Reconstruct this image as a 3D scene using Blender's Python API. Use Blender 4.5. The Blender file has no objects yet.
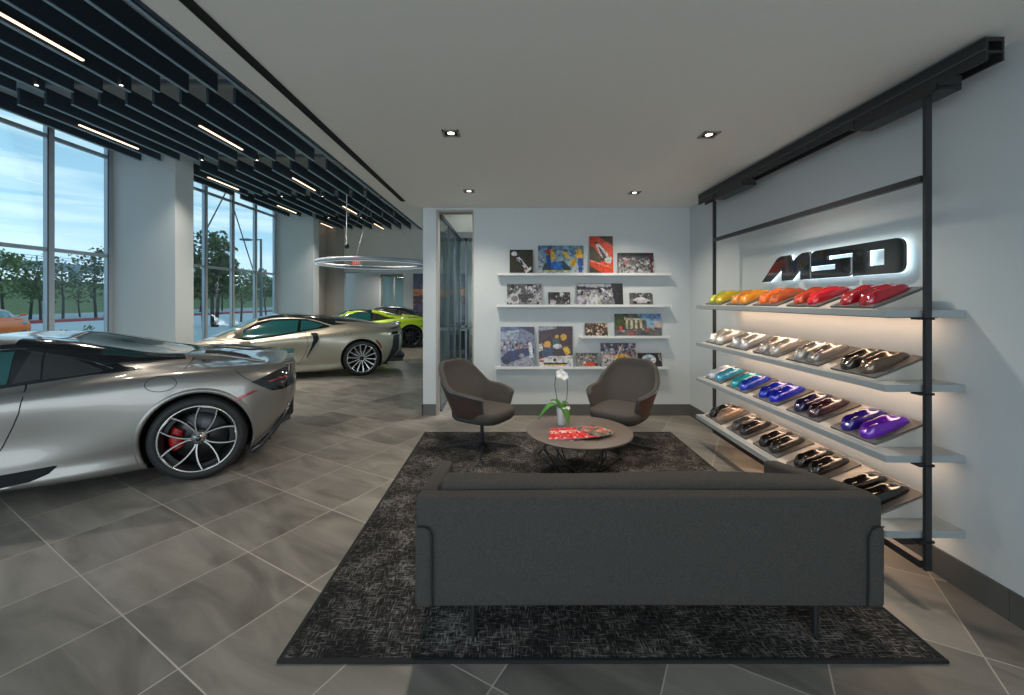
import bpy, bmesh, math, random
from mathutils import Vector, Matrix
from mathutils.bvhtree import BVHTree
PI=math.pi
COL=bpy.context.scene.collection
rnd=random.Random(7)
# ------------------------------------------------------------------ materials
MATS={}
def nmat(name):
    m=bpy.data.materials.new(name); m.use_nodes=True
    nt=m.node_tree; b=nt.nodes['Principled BSDF']; MATS[name]=m
    return m,nt,b
def pmat(name,col,rough=.5,metal=0,coat=0,noise=0,scale=20,bump=0,bscale=200,spec=.5,emit=None,es=0):
    m,nt,b=nmat(name)
    N=nt.nodes; L=nt.links
    b.inputs['Base Color'].default_value=(*col,1); b.inputs['Roughness'].default_value=rough
    b.inputs['Metallic'].default_value=metal; b.inputs['Coat Weight'].default_value=coat
    b.inputs['Coat Roughness'].default_value=.04
    b.inputs['Specular IOR Level'].default_value=spec
    tc=N.new('ShaderNodeTexCoord')
    n=N.new('ShaderNodeTexNoise'); n.inputs['Scale'].default_value=scale; n.inputs['Detail'].default_value=3
    L.new(tc.outputs['Object'],n.inputs['Vector'])
    mx=N.new('ShaderNodeMixRGB'); mx.blend_type='MIX'
    a=max(noise,.02)
    mx.inputs[1].default_value=(*[c*(1-a) for c in col],1); mx.inputs[2].default_value=(*[min(1,c*(1+a)) for c in col],1)
    L.new(n.outputs['Fac'],mx.inputs[0]); L.new(mx.outputs[0],b.inputs['Base Color'])
    if bump:
        n2=N.new('ShaderNodeTexNoise'); n2.inputs['Scale'].default_value=bscale; n2.inputs['Detail'].default_value=2
        L.new(tc.outputs['Object'],n2.inputs['Vector'])
        bp=N.new('ShaderNodeBump'); bp.inputs['Strength'].default_value=bump; bp.inputs['Distance'].default_value=.004
        L.new(n2.outputs['Fac'],bp.inputs['Height']); L.new(bp.outputs[0],b.inputs['Normal'])
    if emit:
        b.inputs['Emission Color'].default_value=(*emit,1); b.inputs['Emission Strength'].default_value=es
    return m
def glassmat(name,tint,refl=.12,rough=0.0,dens=1.0):
    m=bpy.data.materials.new(name); m.use_nodes=True; nt=m.node_tree; N=nt.nodes; L=nt.links
    for x in list(N): N.remove(x)
    o=N.new('ShaderNodeOutputMaterial'); t=N.new('ShaderNodeBsdfTransparent'); g=N.new('ShaderNodeBsdfGlossy')
    t.inputs[0].default_value=(*tint,1); g.inputs['Roughness'].default_value=rough
    f=N.new('ShaderNodeFresnel'); f.inputs[0].default_value=1.5
    mm=N.new('ShaderNodeMath'); mm.operation='MULTIPLY'; mm.inputs[1].default_value=refl/.04*.5
    mm.use_clamp=True
    mx=N.new('ShaderNodeMixShader')
    L.new(f.outputs[0],mm.inputs[0]); L.new(mm.outputs[0],mx.inputs[0]); L.new(t.outputs[0],mx.inputs[1]); L.new(g.outputs[0],mx.inputs[2]); L.new(mx.outputs[0],o.inputs[0])
    MATS[name]=m; return m
def emat(name,col,s):
    m,nt,b=nmat(name); b.inputs['Base Color'].default_value=(0.8,.8,.8,1)
    b.inputs['Emission Color'].default_value=(*col,1); b.inputs['Emission Strength'].default_value=s; return m
# ------------------------------------------------------------------ mesh builder
class MB:
    def __init__(s): s.v=[]; s.f=[]; s.m=[]; s.sm=[]
    def add(s,vs,fs,mi=0,smooth=False,M=None):
        o=len(s.v)
        for p in vs:
            p=Vector(p)
            if M is not None: p=M@p
            s.v.append(p)
        for f in fs: s.f.append([i+o for i in f]); s.m.append(mi); s.sm.append(smooth)
        return s
    def box(s,x0,y0,z0,x1,y1,z1,mi=0,M=None):
        vs=[(x,y,z) for z in (z0,z1) for y in (y0,y1) for x in (x0,x1)]
        return s.add(vs,[(0,2,3,1),(4,5,7,6),(0,1,5,4),(2,6,7,3),(0,4,6,2),(1,3,7,5)],mi,False,M)
    def rbox(s,x0,y0,z0,x1,y1,z1,r=.02,seg=3,mi=0,M=None,smooth=True,sub=0,fn=None):
        b=bmesh.new(); bmesh.ops.create_cube(b,size=1)
        for v in b.verts: v.co=Vector(((x0+x1)/2+v.co.x*(x1-x0),(y0+y1)/2+v.co.y*(y1-y0),(z0+z1)/2+v.co.z*(z1-z0)))
        bmesh.ops.bevel(b,geom=b.edges[:]+b.verts[:],offset=r,segments=seg,profile=.5,affect='EDGES')
        if sub: bmesh.ops.subdivide_edges(b,edges=[e for e in b.edges if e.calc_length()>sub],cuts=8,use_grid_fill=True)
        b.verts.index_update()
        if fn:
            for v in b.verts: v.co=Vector(fn(v.co))
        s.add([v.co.copy() for v in b.verts],[[v.index for v in f.verts] for f in b.faces],mi,smooth,M); b.free(); return s
    def cyl(s,p0,p1,r0,r1=None,n=16,mi=0,cap=True,smooth=True,M=None):
        r1=r0 if r1 is None else r1
        p0=Vector(p0); p1=Vector(p1); d=(p1-p0).normalized()
        a=d.orthogonal().normalized(); c=d.cross(a)
        vs=[];fs=[]
        for p,r in((p0,r0),(p1,r1)):
            for i in range(n):
                t=2*PI*i/n; vs.append(p+a*math.cos(t)*r+c*math.sin(t)*r)
        for i in range(n): fs.append((i,(i+1)%n,n+(i+1)%n,n+i))
        s.add(vs,fs,mi,smooth,M)
        if cap: s.add(vs,[list(range(n-1,-1,-1)),list(range(n,2*n))],mi,False,M)
        return s
    def tube(s,pts,r,n=8,mi=0,closed=False,M=None,rr=None):
        pts=[Vector(p) for p in pts]; k=len(pts); vs=[];fs=[]
        up=None
        for i,p in enumerate(pts):
            if closed: d=(pts[(i+1)%k]-pts[i-1])
            else: d=pts[min(i+1,k-1)]-pts[max(i-1,0)]
            d.normalize()
            if up is None: up=d.orthogonal().normalized()
            up=(up-d*up.dot(d)); up.normalize(); c=d.cross(up)
            q=rr[i] if rr else r
            for j in range(n):
                t=2*PI*j/n; vs.append(p+up*math.cos(t)*q+c*math.sin(t)*q)
        for i in range(k if closed else k-1):
            for j in range(n):
                a=i*n; b=((i+1)%k)*n
                fs.append((a+j,a+(j+1)%n,b+(j+1)%n,b+j))
        if not closed: fs+= [list(range(n-1,-1,-1)),list(range((k-1)*n,k*n))]
        return s.add(vs,fs,mi,True,M)
    def lathe(s,prof,n=48,mi=0,M=None,smooth=True,axis='z'):
        vs=[];fs=[]
        for i in range(n):
            t=2*PI*i/n
            for (r,z) in prof:
                if axis=='z': vs.append((r*math.cos(t),r*math.sin(t),z))
                else: vs.append((r*math.cos(t),z,-r*math.sin(t)))
        k=len(prof)
        for i in range(n):
            for j in range(k-1):
                a=i*k+j; b=((i+1)%n)*k+j
                fs.append((a,b,b+1,a+1))
        return s.add(vs,fs,mi,smooth,M)
    def prism(s,poly,z0,z1,mi=0,M=None,smooth=False):
        n=len(poly)
        vs=[(x,y,z0) for x,y in poly]+[(x,y,z1) for x,y in poly]
        fs=[list(range(n-1,-1,-1)),list(range(n,2*n))]+[(i,(i+1)%n,n+(i+1)%n,n+i) for i in range(n)]
        return s.add(vs,fs,mi,smooth,M)
    def grid(s,rows,mi=0,closed=False,smooth=True,M=None):
        k=len(rows[0]); vs=[p for r in rows for p in r]; fs=[]
        for i in range(len(rows)-1):
            for j in range(k if closed else k-1):
                j2=(j+1)%k
                fs.append((i*k+j,i*k+j2,(i+1)*k+j2,(i+1)*k+j))
        return s.add(vs,fs,mi,smooth,M)
    def mesh(s,name,mats):
        me=bpy.data.meshes.new(name)
        me.from_pydata([tuple(v) for v in s.v],[],s.f)
        for m in (mats if isinstance(mats,(list,tuple)) else [mats]): me.materials.append(MATS[m] if isinstance(m,str) else m)
        me.polygons.foreach_set('material_index',s.m); me.polygons.foreach_set('use_smooth',s.sm)
        me.update()
        b=bmesh.new(); b.from_mesh(me); bmesh.ops.recalc_face_normals(b,faces=b.faces[:]) if len(b.faces)<60000 else None
        b.to_mesh(me); b.free()
        return me
    def obj(s,name,mats,parent=None,loc=(0,0,0),rz=0):
        o=bpy.data.objects.new(name,s.mesh(name,mats)); COL.objects.link(o)
        o.location=loc; o.rotation_euler=(0,0,rz)
        if parent: o.parent=parent
        return o
def tag(o,label=None,cat=None,group=None,kind=None):
    if label: o['label']=label
    if cat: o['category']=cat
    if group: o['group']=group
    if kind: o['kind']=kind
    return o
def thing(name,label,cat,loc=(0,0,0),rz=0,group=None):
    o=bpy.data.objects.new(name,None); COL.objects.link(o); o.location=loc; o.rotation_euler=(0,0,rz)
    o.empty_display_size=.1
    return tag(o,label,cat,group)
def struct(name,mb,mats):
    o=mb.obj(name,mats); o['kind']='structure'; return o
def copy_tree(o,parent=None):
    c=o.copy(); COL.objects.link(c); c.parent=parent
    for ch in list(o.children): copy_tree(ch,c)
    return c
def bevel(o,w=.004,seg=2):
    m=o.modifiers.new('b','BEVEL'); m.width=w; m.segments=seg; m.limit_method='ANGLE'; return o
def smooth_by_sub(o,l=1):
    m=o.modifiers.new('s','SUBSURF'); m.levels=l; m.render_levels=l; return o
def cr(p0,p1,p2,p3,t):
    return .5*((2*p1)+(-p0+p2)*t+(2*p0-5*p1+4*p2-p3)*t*t+(-p0+3*p1-3*p2+p3)*t**3)
# ------------------------------------------------------------------ camera (level, shifted lens)
F=415.0; EYE=1.55; VX,VY=510.0,300.0
cam_d=bpy.data.cameras.new('camera'); cam=bpy.data.objects.new('camera',cam_d); COL.objects.link(cam)
cam.location=(0,0,EYE); cam.rotation_euler=(PI/2,0,0)
cam_d.sensor_width=36; cam_d.lens=36*F/1024; cam_d.shift_x=(512-VX)/1024; cam_d.shift_y=-(347.5-VY)/1024
cam_d.clip_start=.05; cam_d.clip_end=1000
sc=bpy.context.scene; sc.camera=cam
sc.view_settings.view_transform='Standard'; sc.view_settings.look='None'; sc.view_settings.gamma=1; sc.view_settings.exposure=.28
try: sc.view_settings.use_curve_mapping=False
except Exception: pass
# ------------------------------------------------------------------ material library
pmat('wall_paint',(.51,.55,.56),.7,bump=.04,bscale=300)
pmat('ceiling_paint',(.80,.79,.74),.8)
pmat('showroom_ceiling',(.30,.33,.36),.8)
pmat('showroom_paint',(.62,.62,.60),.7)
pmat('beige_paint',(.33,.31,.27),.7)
pmat('black_metal',(.018,.019,.021),.45,noise=.2)
pmat('baffle_dark',(.026,.045,.064),.6,noise=.2)
pmat('baffle_edge_lit',(.26,.38,.47),.45)  # lighter bottom edge: light bounced off the floor, put into the colour
pmat('alu',(.42,.47,.52),.35,metal=.4)
pmat('alu_dark',(.10,.12,.14),.4,metal=.3)
pmat('bronze',(.28,.25,.22),.4,metal=.4)
pmat('white_lacquer',(.62,.64,.64),.4)
pmat('shelf_grey',(.29,.325,.335),.45)
pmat('board',(.09,.088,.085),.5,noise=.2)
pmat('riser',(.46,.43,.39),.55)
pmat('base_tile',(.085,.085,.08),.45,noise=.25,scale=3)
pmat('sofa',(.056,.053,.049),.95,noise=.5,scale=160,bump=.35,bscale=500,spec=.2)
pmat('sofa_seam',(.012,.013,.014),.95)
pmat('chair_fabric',(.062,.056,.052),.9,noise=.3,scale=120,bump=.25,bscale=500,spec=.25)
pmat('chair_leather',(.05,.027,.023),.6,noise=.2,scale=10)
pmat('chair_edge_sheen',(.05,.065,.08),.7)  # bluish tone is reflected light put into the piping colour
pmat('table_top',(.125,.10,.085),.38,noise=.18,scale=4)
pmat('pot_white',(.75,.78,.8),.25)
pmat('leaf',(.05,.20,.02),.4,noise=.3,scale=8)
pmat('stem',(.03,.035,.02),.5)
pmat('petal',(.85,.85,.80),.6)
pmat('tyre',(.012,.012,.013),.65,bump=.2,bscale=100)
pmat('rubber',(.01,.01,.01),.7)
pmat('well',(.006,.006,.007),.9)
pmat('rim_silver',(.55,.54,.52),.25,metal=.8)
pmat('rim_dark',(.03,.032,.035),.35,metal=.5)
pmat('disc',(.06,.06,.065),.35,metal=.8)
pmat('caliper_red',(.45,.012,.01),.35,coat=.6)
pmat('gloss_black',(.006,.007,.008),.12,coat=1)
pmat('carbon',(.012,.012,.013),.3,coat=.5)
pmat('tail_red',(.28,.006,.006),.2,coat=1)
pmat('seam_black',(.008,.008,.008),.7)
pmat('chrome',(.7,.7,.7),.12,metal=1)
pmat('interior',(.03,.05,.05),.8)
def carpaint(name,col,metal=.55,rough=.34): return pmat(name,col,rough,metal=metal,coat=1,noise=.04,scale=400)
carpaint('paint_silver',(.235,.22,.198),.55,.36)
carpaint('paint_champagne',(.36,.32,.24),.5,.34)
carpaint('paint_lime',(.42,.60,.01),.1,.3)
carpaint('paint_black',(.02,.014,.016),.3,.25)
pmat('paint_orange',(.80,.15,.01),.5,coat=.2)
glassmat('window_glass',(.91,.975,1.0),.012)
glassmat('partition_glass',(.82,.925,.925),.06)
pmat('teal_glass',(.012,.085,.085),.08,coat=1)
pmat('smoke_glass',(.035,.036,.036),.12,coat=.6)
pmat('deck_glass',(.015,.045,.05),.06,coat=1)
pmat('grass',(.12,.15,.045),.9,noise=.5,scale=1.2)
pmat('concrete',(.50,.54,.56),.8,noise=.1,scale=.6)
pmat('asphalt',(.32,.36,.38),.8,noise=.12,scale=.5)
pmat('red_curb',(.42,.05,.06),.7)
pmat('leaves_dark',(.085,.11,.045),.8,noise=.5,scale=2)
pmat('leaves_mid',(.15,.19,.065),.8,noise=.5,scale=2)
pmat('bark',(.06,.05,.045),.9,noise=.3)
pmat('far_structure',(.30,.36,.40),.8)
pmat('blue_paint',(.05,.30,.55),.8)
emat('lamp_linear',(1,.66,.46),1.7)
emat('lamp_shelf',(1,.66,.44),15)
emat('lamp_can',(1,.85,.65),4)
emat('halo',(.70,.90,1),1.5)
emat('ring_glow',(.75,.88,1),.55)
emat('exit_red',(1,.06,.03),1.3)
# ------------------------------------------------------------------ special materials
def floor_mat():
    m,nt,b=nmat('floor_tile'); N=nt.nodes; L=nt.links
    def M(op,a,c=None,clamp=False):
        n=N.new('ShaderNodeMath'); n.operation=op; n.use_clamp=clamp
        for i,x in enumerate((a,c)):
            if x is None: continue
            if isinstance(x,(int,float)): n.inputs[i].default_value=x
            else: L.new(x,n.inputs[i])
        return n.outputs[0]
    tc=N.new('ShaderNodeTexCoord'); mp=N.new('ShaderNodeMapping'); mp.inputs['Rotation'].default_value=(0,0,math.radians(30))
    L.new(tc.outputs['Object'],mp.inputs[0]); sp=N.new('ShaderNodeSeparateXYZ'); L.new(mp.outputs[0],sp.inputs[0])
    T=.592
    u=M('DIVIDE',M('SUBTRACT',sp.outputs[0],.290),T); v=M('DIVIDE',M('SUBTRACT',sp.outputs[1],.222),T)
    fu=M('FLOOR',u); fv=M('FLOOR',v); ru=M('FRACT',u); rv=M('FRACT',v)
    du=M('MINIMUM',ru,M('SUBTRACT',1,ru)); dv=M('MINIMUM',rv,M('SUBTRACT',1,rv)); d=M('MINIMUM',du,dv)
    g=M('LESS_THAN',d,.0052)
    cb=N.new('ShaderNodeCombineXYZ'); L.new(fu,cb.inputs[0]); L.new(fv,cb.inputs[1])
    wn=N.new('ShaderNodeTexWhiteNoise'); wn.noise_dimensions='3D'; L.new(cb.outputs[0],wn.inputs['Vector'])
    # streaky stone veins, offset tile by tile
    va=N.new('ShaderNodeVectorMath'); va.operation='MULTIPLY_ADD'; va.inputs[1].default_value=(9,9,9)
    L.new(wn.outputs['Color'],va.inputs[0]); L.new(mp.outputs[0],va.inputs[2])
    sc_=N.new('ShaderNodeMapping'); sc_.inputs['Scale'].default_value=(1.0,3.2,1); sc_.inputs['Rotation'].default_value=(0,0,.25); L.new(va.outputs[0],sc_.inputs[0])
    n1=N.new('ShaderNodeTexNoise'); n1.inputs['Scale'].default_value=1.5; n1.inputs['Detail'].default_value=6; n1.inputs['Distortion'].default_value=1.1
    L.new(sc_.outputs[0],n1.inputs['Vector'])
    n2=N.new('ShaderNodeTexNoise'); n2.inputs['Scale'].default_value=60; L.new(mp.outputs[0],n2.inputs['Vector'])
    f=M('ADD',M('MULTIPLY',wn.outputs['Value'],.25),M('MULTIPLY',n1.outputs['Fac'],.95)); f=M('ADD',f,M('MULTIPLY',n2.outputs['Fac'],.06))
    r=N.new('ShaderNodeValToRGB'); L.new(f,r.inputs[0])
    r.color_ramp.elements[0].position=.33; r.color_ramp.elements[0].color=(.094,.087,.076,1)
    r.color_ramp.elements[1].position=.86; r.color_ramp.elements[1].color=(.285,.262,.228,1)
    mx=N.new('ShaderNodeMixRGB'); L.new(g,mx.inputs[0]); L.new(r.outputs[0],mx.inputs[1]); mx.inputs[2].default_value=(.46,.42,.36,1)
    L.new(mx.outputs[0],b.inputs['Base Color'])
    ro=M('ADD',.30,M('MULTIPLY',n1.outputs['Fac'],.2)); L.new(M('ADD',ro,M('MULTIPLY',g,.3)),b.inputs['Roughness'])
    bp=N.new('ShaderNodeBump'); bp.inputs['Strength'].default_value=.25; bp.inputs['Distance'].default_value=.002; bp.invert=True
    L.new(g,bp.inputs['Height']); L.new(bp.outputs[0],b.inputs['Normal'])
floor_mat()
def rug_mat():
    m,nt,b=nmat('rug_weave'); N=nt.nodes; L=nt.links
    tc=N.new('ShaderNodeTexCoord')
    def noise(scale,vec,detail=3,dist=0):
        mp=N.new('ShaderNodeMapping'); mp.inputs['Scale'].default_value=vec; L.new(tc.outputs['Object'],mp.inputs[0])
        n=N.new('ShaderNodeTexNoise'); n.inputs['Scale'].default_value=scale; n.inputs['Detail'].default_value=detail; n.inputs['Distortion'].default_value=dist
        L.new(mp.outputs[0],n.inputs['Vector']); return n.outputs['Fac']
    def M(op,a,c):
        n=N.new('ShaderNodeMath'); n.operation=op
        for i,x in enumerate((a,c)):
            if isinstance(x,(int,float)): n.inputs[i].default_value=x
            else: L.new(x,n.inputs[i])
        return n.outputs[0]
    a=noise(17,(1.2,8,1)); c=noise(17,(8,1.4,1)); big=noise(5,(1,1,1),4,.6)
    s=M('MAXIMUM',a,c); s=M('ADD',M('MULTIPLY',s,1.0),M('MULTIPLY',big,.42))
    r=N.new('ShaderNodeValToRGB'); L.new(s,r.inputs[0])
    e=r.color_ramp.elements; e[0].position=.68; e[0].color=(.014,.0135,.013,1); e[1].position=.93; e[1].color=(.20,.185,.17,1)
    k=e.new(.79); k.color=(.05,.046,.043,1)
    L.new(r.outputs[0],b.inputs['Base Color']); b.inputs['Roughness'].default_value=.95; b.inputs['Specular IOR Level'].default_value=.1
    bp=N.new('ShaderNodeBump'); bp.inputs['Strength'].default_value=.5; bp.inputs['Distance'].default_value=.004
    L.new(s,bp.inputs['Height']); L.new(bp.outputs[0],b.inputs['Normal'])
rug_mat()
def attr_mat():
    m,nt,b=nmat('print'); a=nt.nodes.new('ShaderNodeAttribute'); a.attribute_name='col'
    nt.links.new(a.outputs['Color'],b.inputs['Base Color']); b.inputs['Roughness'].default_value=.35
attr_mat()
# world : overcast sky with streaky clouds
w=bpy.data.worlds.new('world'); sc.world=w; w.use_nodes=True
nt=w.node_tree; N=nt.nodes; L=nt.links; bg=N['Background']
tc=N.new('ShaderNodeTexCoord'); sp=N.new('ShaderNodeSeparateXYZ'); L.new(tc.outputs['Generated'],sp.inputs[0])
r=N.new('ShaderNodeValToRGB'); L.new(sp.outputs[2],r.inputs[0])
e=r.color_ramp.elements; e[0].position=0; e[0].color=(.52,.62,.68,1); e[1].position=.6; e[1].color=(.09,.21,.31,1)
k=e.new(.12); k.color=(.26,.42,.52,1)
mp=N.new('ShaderNodeMapping'); mp.inputs['Scale'].default_value=(1.0,1.0,14); L.new(tc.outputs['Generated'],mp.inputs[0])
n=N.new('ShaderNodeTexNoise'); n.inputs['Scale'].default_value=2.2; n.inputs['Detail'].default_value=6; n.inputs['Distortion'].default_value=.5; L.new(mp.outputs[0],n.inputs['Vector'])
cr_=N.new('ShaderNodeValToRGB'); L.new(n.outputs['Fac'],cr_.inputs[0]); cr_.color_ramp.elements[0].position=.42; cr_.color_ramp.elements[1].position=.68
mx=N.new('ShaderNodeMixRGB'); L.new(cr_.outputs[0],mx.inputs[0]); L.new(r.outputs[0],mx.inputs[1]); mx.inputs[2].default_value=(.46,.56,.61,1)
L.new(mx.outputs[0],bg.inputs[0]); bg.inputs[1].default_value=1.75

# ------------------------------------------------------------------ room shell
WX=2.42; CZ=2.79; BY=5.58; h=3.05; BZ=EYE+h; LX=-2.909*h; SZ=BZ+.55   # LX window wall, SZ showroom ceiling
C1=(3.03*h,3.205*h); C2=(5.16*h,5.31*h); PX=-2.444*h; FY=18.4
m=MB(); m.add([(LX,-4,0),(7,-4,0),(7,FY+5,0),(LX,FY+5,0)],[(0,1,2,3)]); m.box(LX,-4,-.2,7,FY+5,-.01)
struct('floor',m,'floor_tile')
m=MB(); m.box(-1.53,-4,CZ,WX+.2,7.3,CZ+.12); m.box(-.965,BY+.15,CZ-.04,1.5,7.3,CZ); struct('ceiling',m,'ceiling_paint')
m=MB(); m.box(-1.553,-4,CZ-.003,-1.53,7.3,SZ); struct('trim_1',m,'baffle_dark')
m=MB(); m.box(LX-.3,-4,SZ,7,FY+5,SZ+.15); struct('ceiling_showroom',m,'showroom_ceiling')
m=MB(); m.box(WX,-4,0,WX+.2,BY+.2,CZ+.1); struct('wall_right',m,'wall_paint')
# back wall with the opening to the office
m=MB(); m.box(-.489,BY,0,WX,BY+.15,CZ); struct('wall_back',m,'wall_paint')
m=MB(); m.box(-1.17,BY,0,-.995,BY+.18,CZ); struct('wall_pier',m,'wall_paint')
m=MB(); m.box(-.995,BY,2.76,-.489,BY+.15,CZ); struct('wall_header',m,'wall_paint')
m=MB(); m.box(-.995,BY-.006,0,-.965,BY+.15,2.76); m.box(-.505,BY-.006,0,-.489,BY+.15,2.76); m.box(-.965,BY-.006,2.73,-.505,BY+.15,2.76)
d=struct('trim_2',m,'bronze'); 
# base boards (tiles with joints)
def base_run(name,p0,p1,th,step=.6,hh=.15):
    m=MB(); p0=Vector(p0); p1=Vector(p1); L_=(p1-p0).length; d=(p1-p0).normalized(); nrm=Vector((-d.y,d.x,0))
    k=0
    while k*step<L_:
        a=p0+d*(k*step+.003); b_=p0+d*min((k+1)*step,L_); 
        vs=[a,b_,b_+nrm*th,a+nrm*th]; m.add([tuple(v)for v in vs]+[(v.x,v.y,hh) for v in vs],[(3,2,1,0),(4,5,6,7),(0,1,5,4),(1,2,6,5),(2,3,7,6),(3,0,4,7)])
        k+=1
    return struct(name,m,'base_tile')
base_run('baseboard_back',(WX,BY,0),(-.489,BY,0),-.012 if False else .012)
base_run('baseboard_right',(WX,-4,0),(WX,BY,0),.012)
m=MB(); m.box(-1.18,BY-.012,0,-.995,BY,.15); m.box(-1.182,BY-.012,0,-1.17,BY+.18,.15); struct('baseboard_pier',m,'base_tile')
# showroom solid walls and columns
m=MB(); m.box(LX,C1[0],0,PX,C1[1],SZ); 
o=m.obj('wall_column',['wall_paint']); tag(o,kind='structure')
m=MB(); m.box(LX,C2[0],0,PX,C2[1],SZ); o=m.obj('wall_column',['wall_paint']); tag(o,kind='structure')
m=MB(); m.box(LX,C1[0]-2*h,0,PX,C1[0]-2*h+.5,SZ); o=m.obj('wall_column',['wall_paint']); tag(o,kind='structure')
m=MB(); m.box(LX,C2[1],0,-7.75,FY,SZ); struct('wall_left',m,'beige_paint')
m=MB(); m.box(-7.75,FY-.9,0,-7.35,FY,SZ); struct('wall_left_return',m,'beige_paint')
# far wall with a wide opening
ox0,ox1,oz=(342.6-510)/415*FY,(403.6-510)/415*FY,EYE+28*FY/415
m=MB(); m.box(LX,FY,0,ox0,FY+.2,SZ); m.box(ox1,FY,0,7,FY+.2,SZ); m.box(ox0,FY,oz,ox1,FY+.2,SZ); struct('wall_far',m,'showroom_paint')
m=MB(); m.box(ox0,FY-.01,0,ox0+.06,FY+.2,oz); m.box(ox0,FY-.01,oz-.06,ox1,FY+.2,oz); struct('trim_3',m,'alu')
m=MB(); m.box(-9,FY+3.5,0,7,FY+3.7,SZ); m.box(-6.6,FY+.2,oz+.0,-4,FY+3.5,oz+.1); struct('wall_corridor',m,'showroom_paint')
m=MB(); m.box(ox0-.02,FY+1.5,0,-6.25,FY+1.7,oz); struct('wall_corridor_return',m,'showroom_paint')
# corridor glazing
r_=thing('corridor_glazing','dark framed glass partition beyond the far wall opening','glass partition',(-5.6,FY+1.7,0))
m=MB()
for x in (-.62,.0,.55,1.1): m.box(x-.03,-.03,0,x+.03,.03,oz)
m.box(-.62,-.03,oz-.08,1.1,.03,oz); m.box(-.62,-.03,0,1.1,.03,.1); m.obj('frame','bronze',r_)
m=MB(); m.box(-.6,-.005,.1,1.08,.005,oz-.08); m.obj('pane','partition_glass',r_)
m=MB(); m.box(LX,-4.2,0,LX+.01,-4,SZ)
# windows
def window(name,y0,y1,muls):
    m=MB()
    for y in muls:
        m.box(LX-.04,y-.065,0,LX+.04,y+.065,SZ,0); m.box(LX+.04,y-.066,0,LX+.045,y-.04,SZ,1)
    for z in (.04,EYE+.1095*2.909*h,EYE+.354*2.909*h,SZ-.08):
        m.box(LX-.04,y0,z-.035,LX+.035,y1,z+.035,0)
    fr=m.obj(name,['alu','alu_dark']); tag(fr,kind='structure')
    g=MB(); g.box(LX-.012,y0,0,LX,y1,SZ); go=g.obj('pane','window_glass',fr)
k_=h/2.75
window('window_1',-3.4,C1[0],[k_*y for y in (8.27,7.2,6.14,5.07,4.0)])
window('window_2',C1[1],C2[0],[k_*y for y in (14.1,13.02,11.95,10.88,9.8)])
# office glass partition behind the opening
r_=thing('glass_partition','frameless glass partition running back from the white pier','glass partition',(-.965,BY+.18,0))
m=MB(); m.box(-.006,0,.02,.006,2.2,2.73); m.obj('pane','partition_glass',r_)
m=MB(); m.box(-.02,0,2.70,.02,2.2,2.75); m.box(-.02,0,0,.02,2.2,.03); m.box(-.015,.72,0,.015,.74,2.7); m.box(-.015,1.45,0,.015,1.47,2.7); m.obj('frame','alu_dark',r_)
r_=thing('office_screen','glass screen with slim mullions closing the office at the back','glass partition',(-.965,BY+2.4,0))
m=MB()
for x in (0,.12,.34,.75,1.3,2.0,2.7): m.box(x-.02,-.02,0,x+.02,.02,2.74)
m.box(0,-.02,2.68,2.7,.02,2.74); m.box(0,-.02,0,2.7,.02,.06); m.box(0,-.02,1.02,2.7,.02,1.06); m.obj('frame','alu_dark',r_)
m=MB(); m.box(0,-.005,0,2.7,.005,2.7); m.obj('pane','partition_glass',r_)
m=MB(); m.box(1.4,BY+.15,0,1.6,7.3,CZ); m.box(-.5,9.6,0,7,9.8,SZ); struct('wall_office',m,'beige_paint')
m=MB(); m.rbox(-.13,-.02,-.03,.5,.02,.0,.008); 
o=m.obj('linear_lamp','lamp_linear',None,(-.4,7.1,2.74)); tag(o,'short bright linear lamp under the office ceiling behind glass','lamp')
# ------------------------------------------------------------------ outside
m=MB(); m.box(-120,-60,-.35,LX-.3,140,-.12); struct('ground_lot',m,'concrete')
m=MB(); m.box(LX-2.4,6,-.12,LX-.3,40,-.03); g=m.obj('lawn_strip','grass'); tag(g,'strip of green lawn just outside the showroom windows','grass',kind='stuff')
m=MB(); m.box(-54,-30,-.12,-36,140,-.08); struct('ground_road',m,'asphalt')
m=MB(); m.box(-33.9,16,-.12,-33.7,60,.10); struct('kerb',m,'red_curb')
m=MB(); rows=[]
for i,(x,z) in enumerate([(-55,-.1),(-60,.2),(-70,1.9),(-82,4.2),(-90,5.2),(-120,5.3)]):
    rows.append([(x+rnd.uniform(-.4,.4),y,z+rnd.uniform(-.1,.12)) for y in range(-40,160,8)])
m.grid(rows); g=m.obj('grass_bank','grass'); tag(g,'long green grass bank rising beyond the road outside','grass',kind='stuff')
# low overpass wall on the bank
r_=thing('overpass','pale concrete overpass with railing seen far beyond the grass bank','overpass',(-95,60,5.1))
m=MB(); m.box(-1,-100,2.6,1,70,4.2); m.obj('deck','far_structure',r_)
for y in range(-90,70,20): m=MB(); m.box(-.8,y,.3,.8,y+1.4,2.6); m.obj('pillar','far_structure',r_)
m=MB(); m.box(-1,-100,4.9,-.8,70,5.0); m.box(-1,-100,5.4,-.8,70,5.5)
for y in range(-100,70,4): m.box(-1,y,4.2,-.8,y+.2,5.5)
m.obj('railing','far_structure',r_)
def leaf_blob(m,c,rad,n,s,rr,mi=0):
    for i in range(n):
        while True:
            p=Vector((rr.uniform(-1,1),rr.uniform(-1,1),rr.uniform(-1,1)))
            if p.length<1: break
        p=Vector((c[0]+p.x*rad[0],c[1]+p.y*rad[1],c[2]+p.z*rad[2]))
        a=Vector((rr.uniform(-1,1),rr.uniform(-1,1),rr.uniform(-1,1))).normalized(); b_=a.orthogonal().normalized(); 
        q=s*rr.uniform(.6,1.3)
        m.add([p-a*q,p+b_*q*.55,p+a*q,p-b_*q*.55],[(0,1,2,3)],mi)
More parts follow.
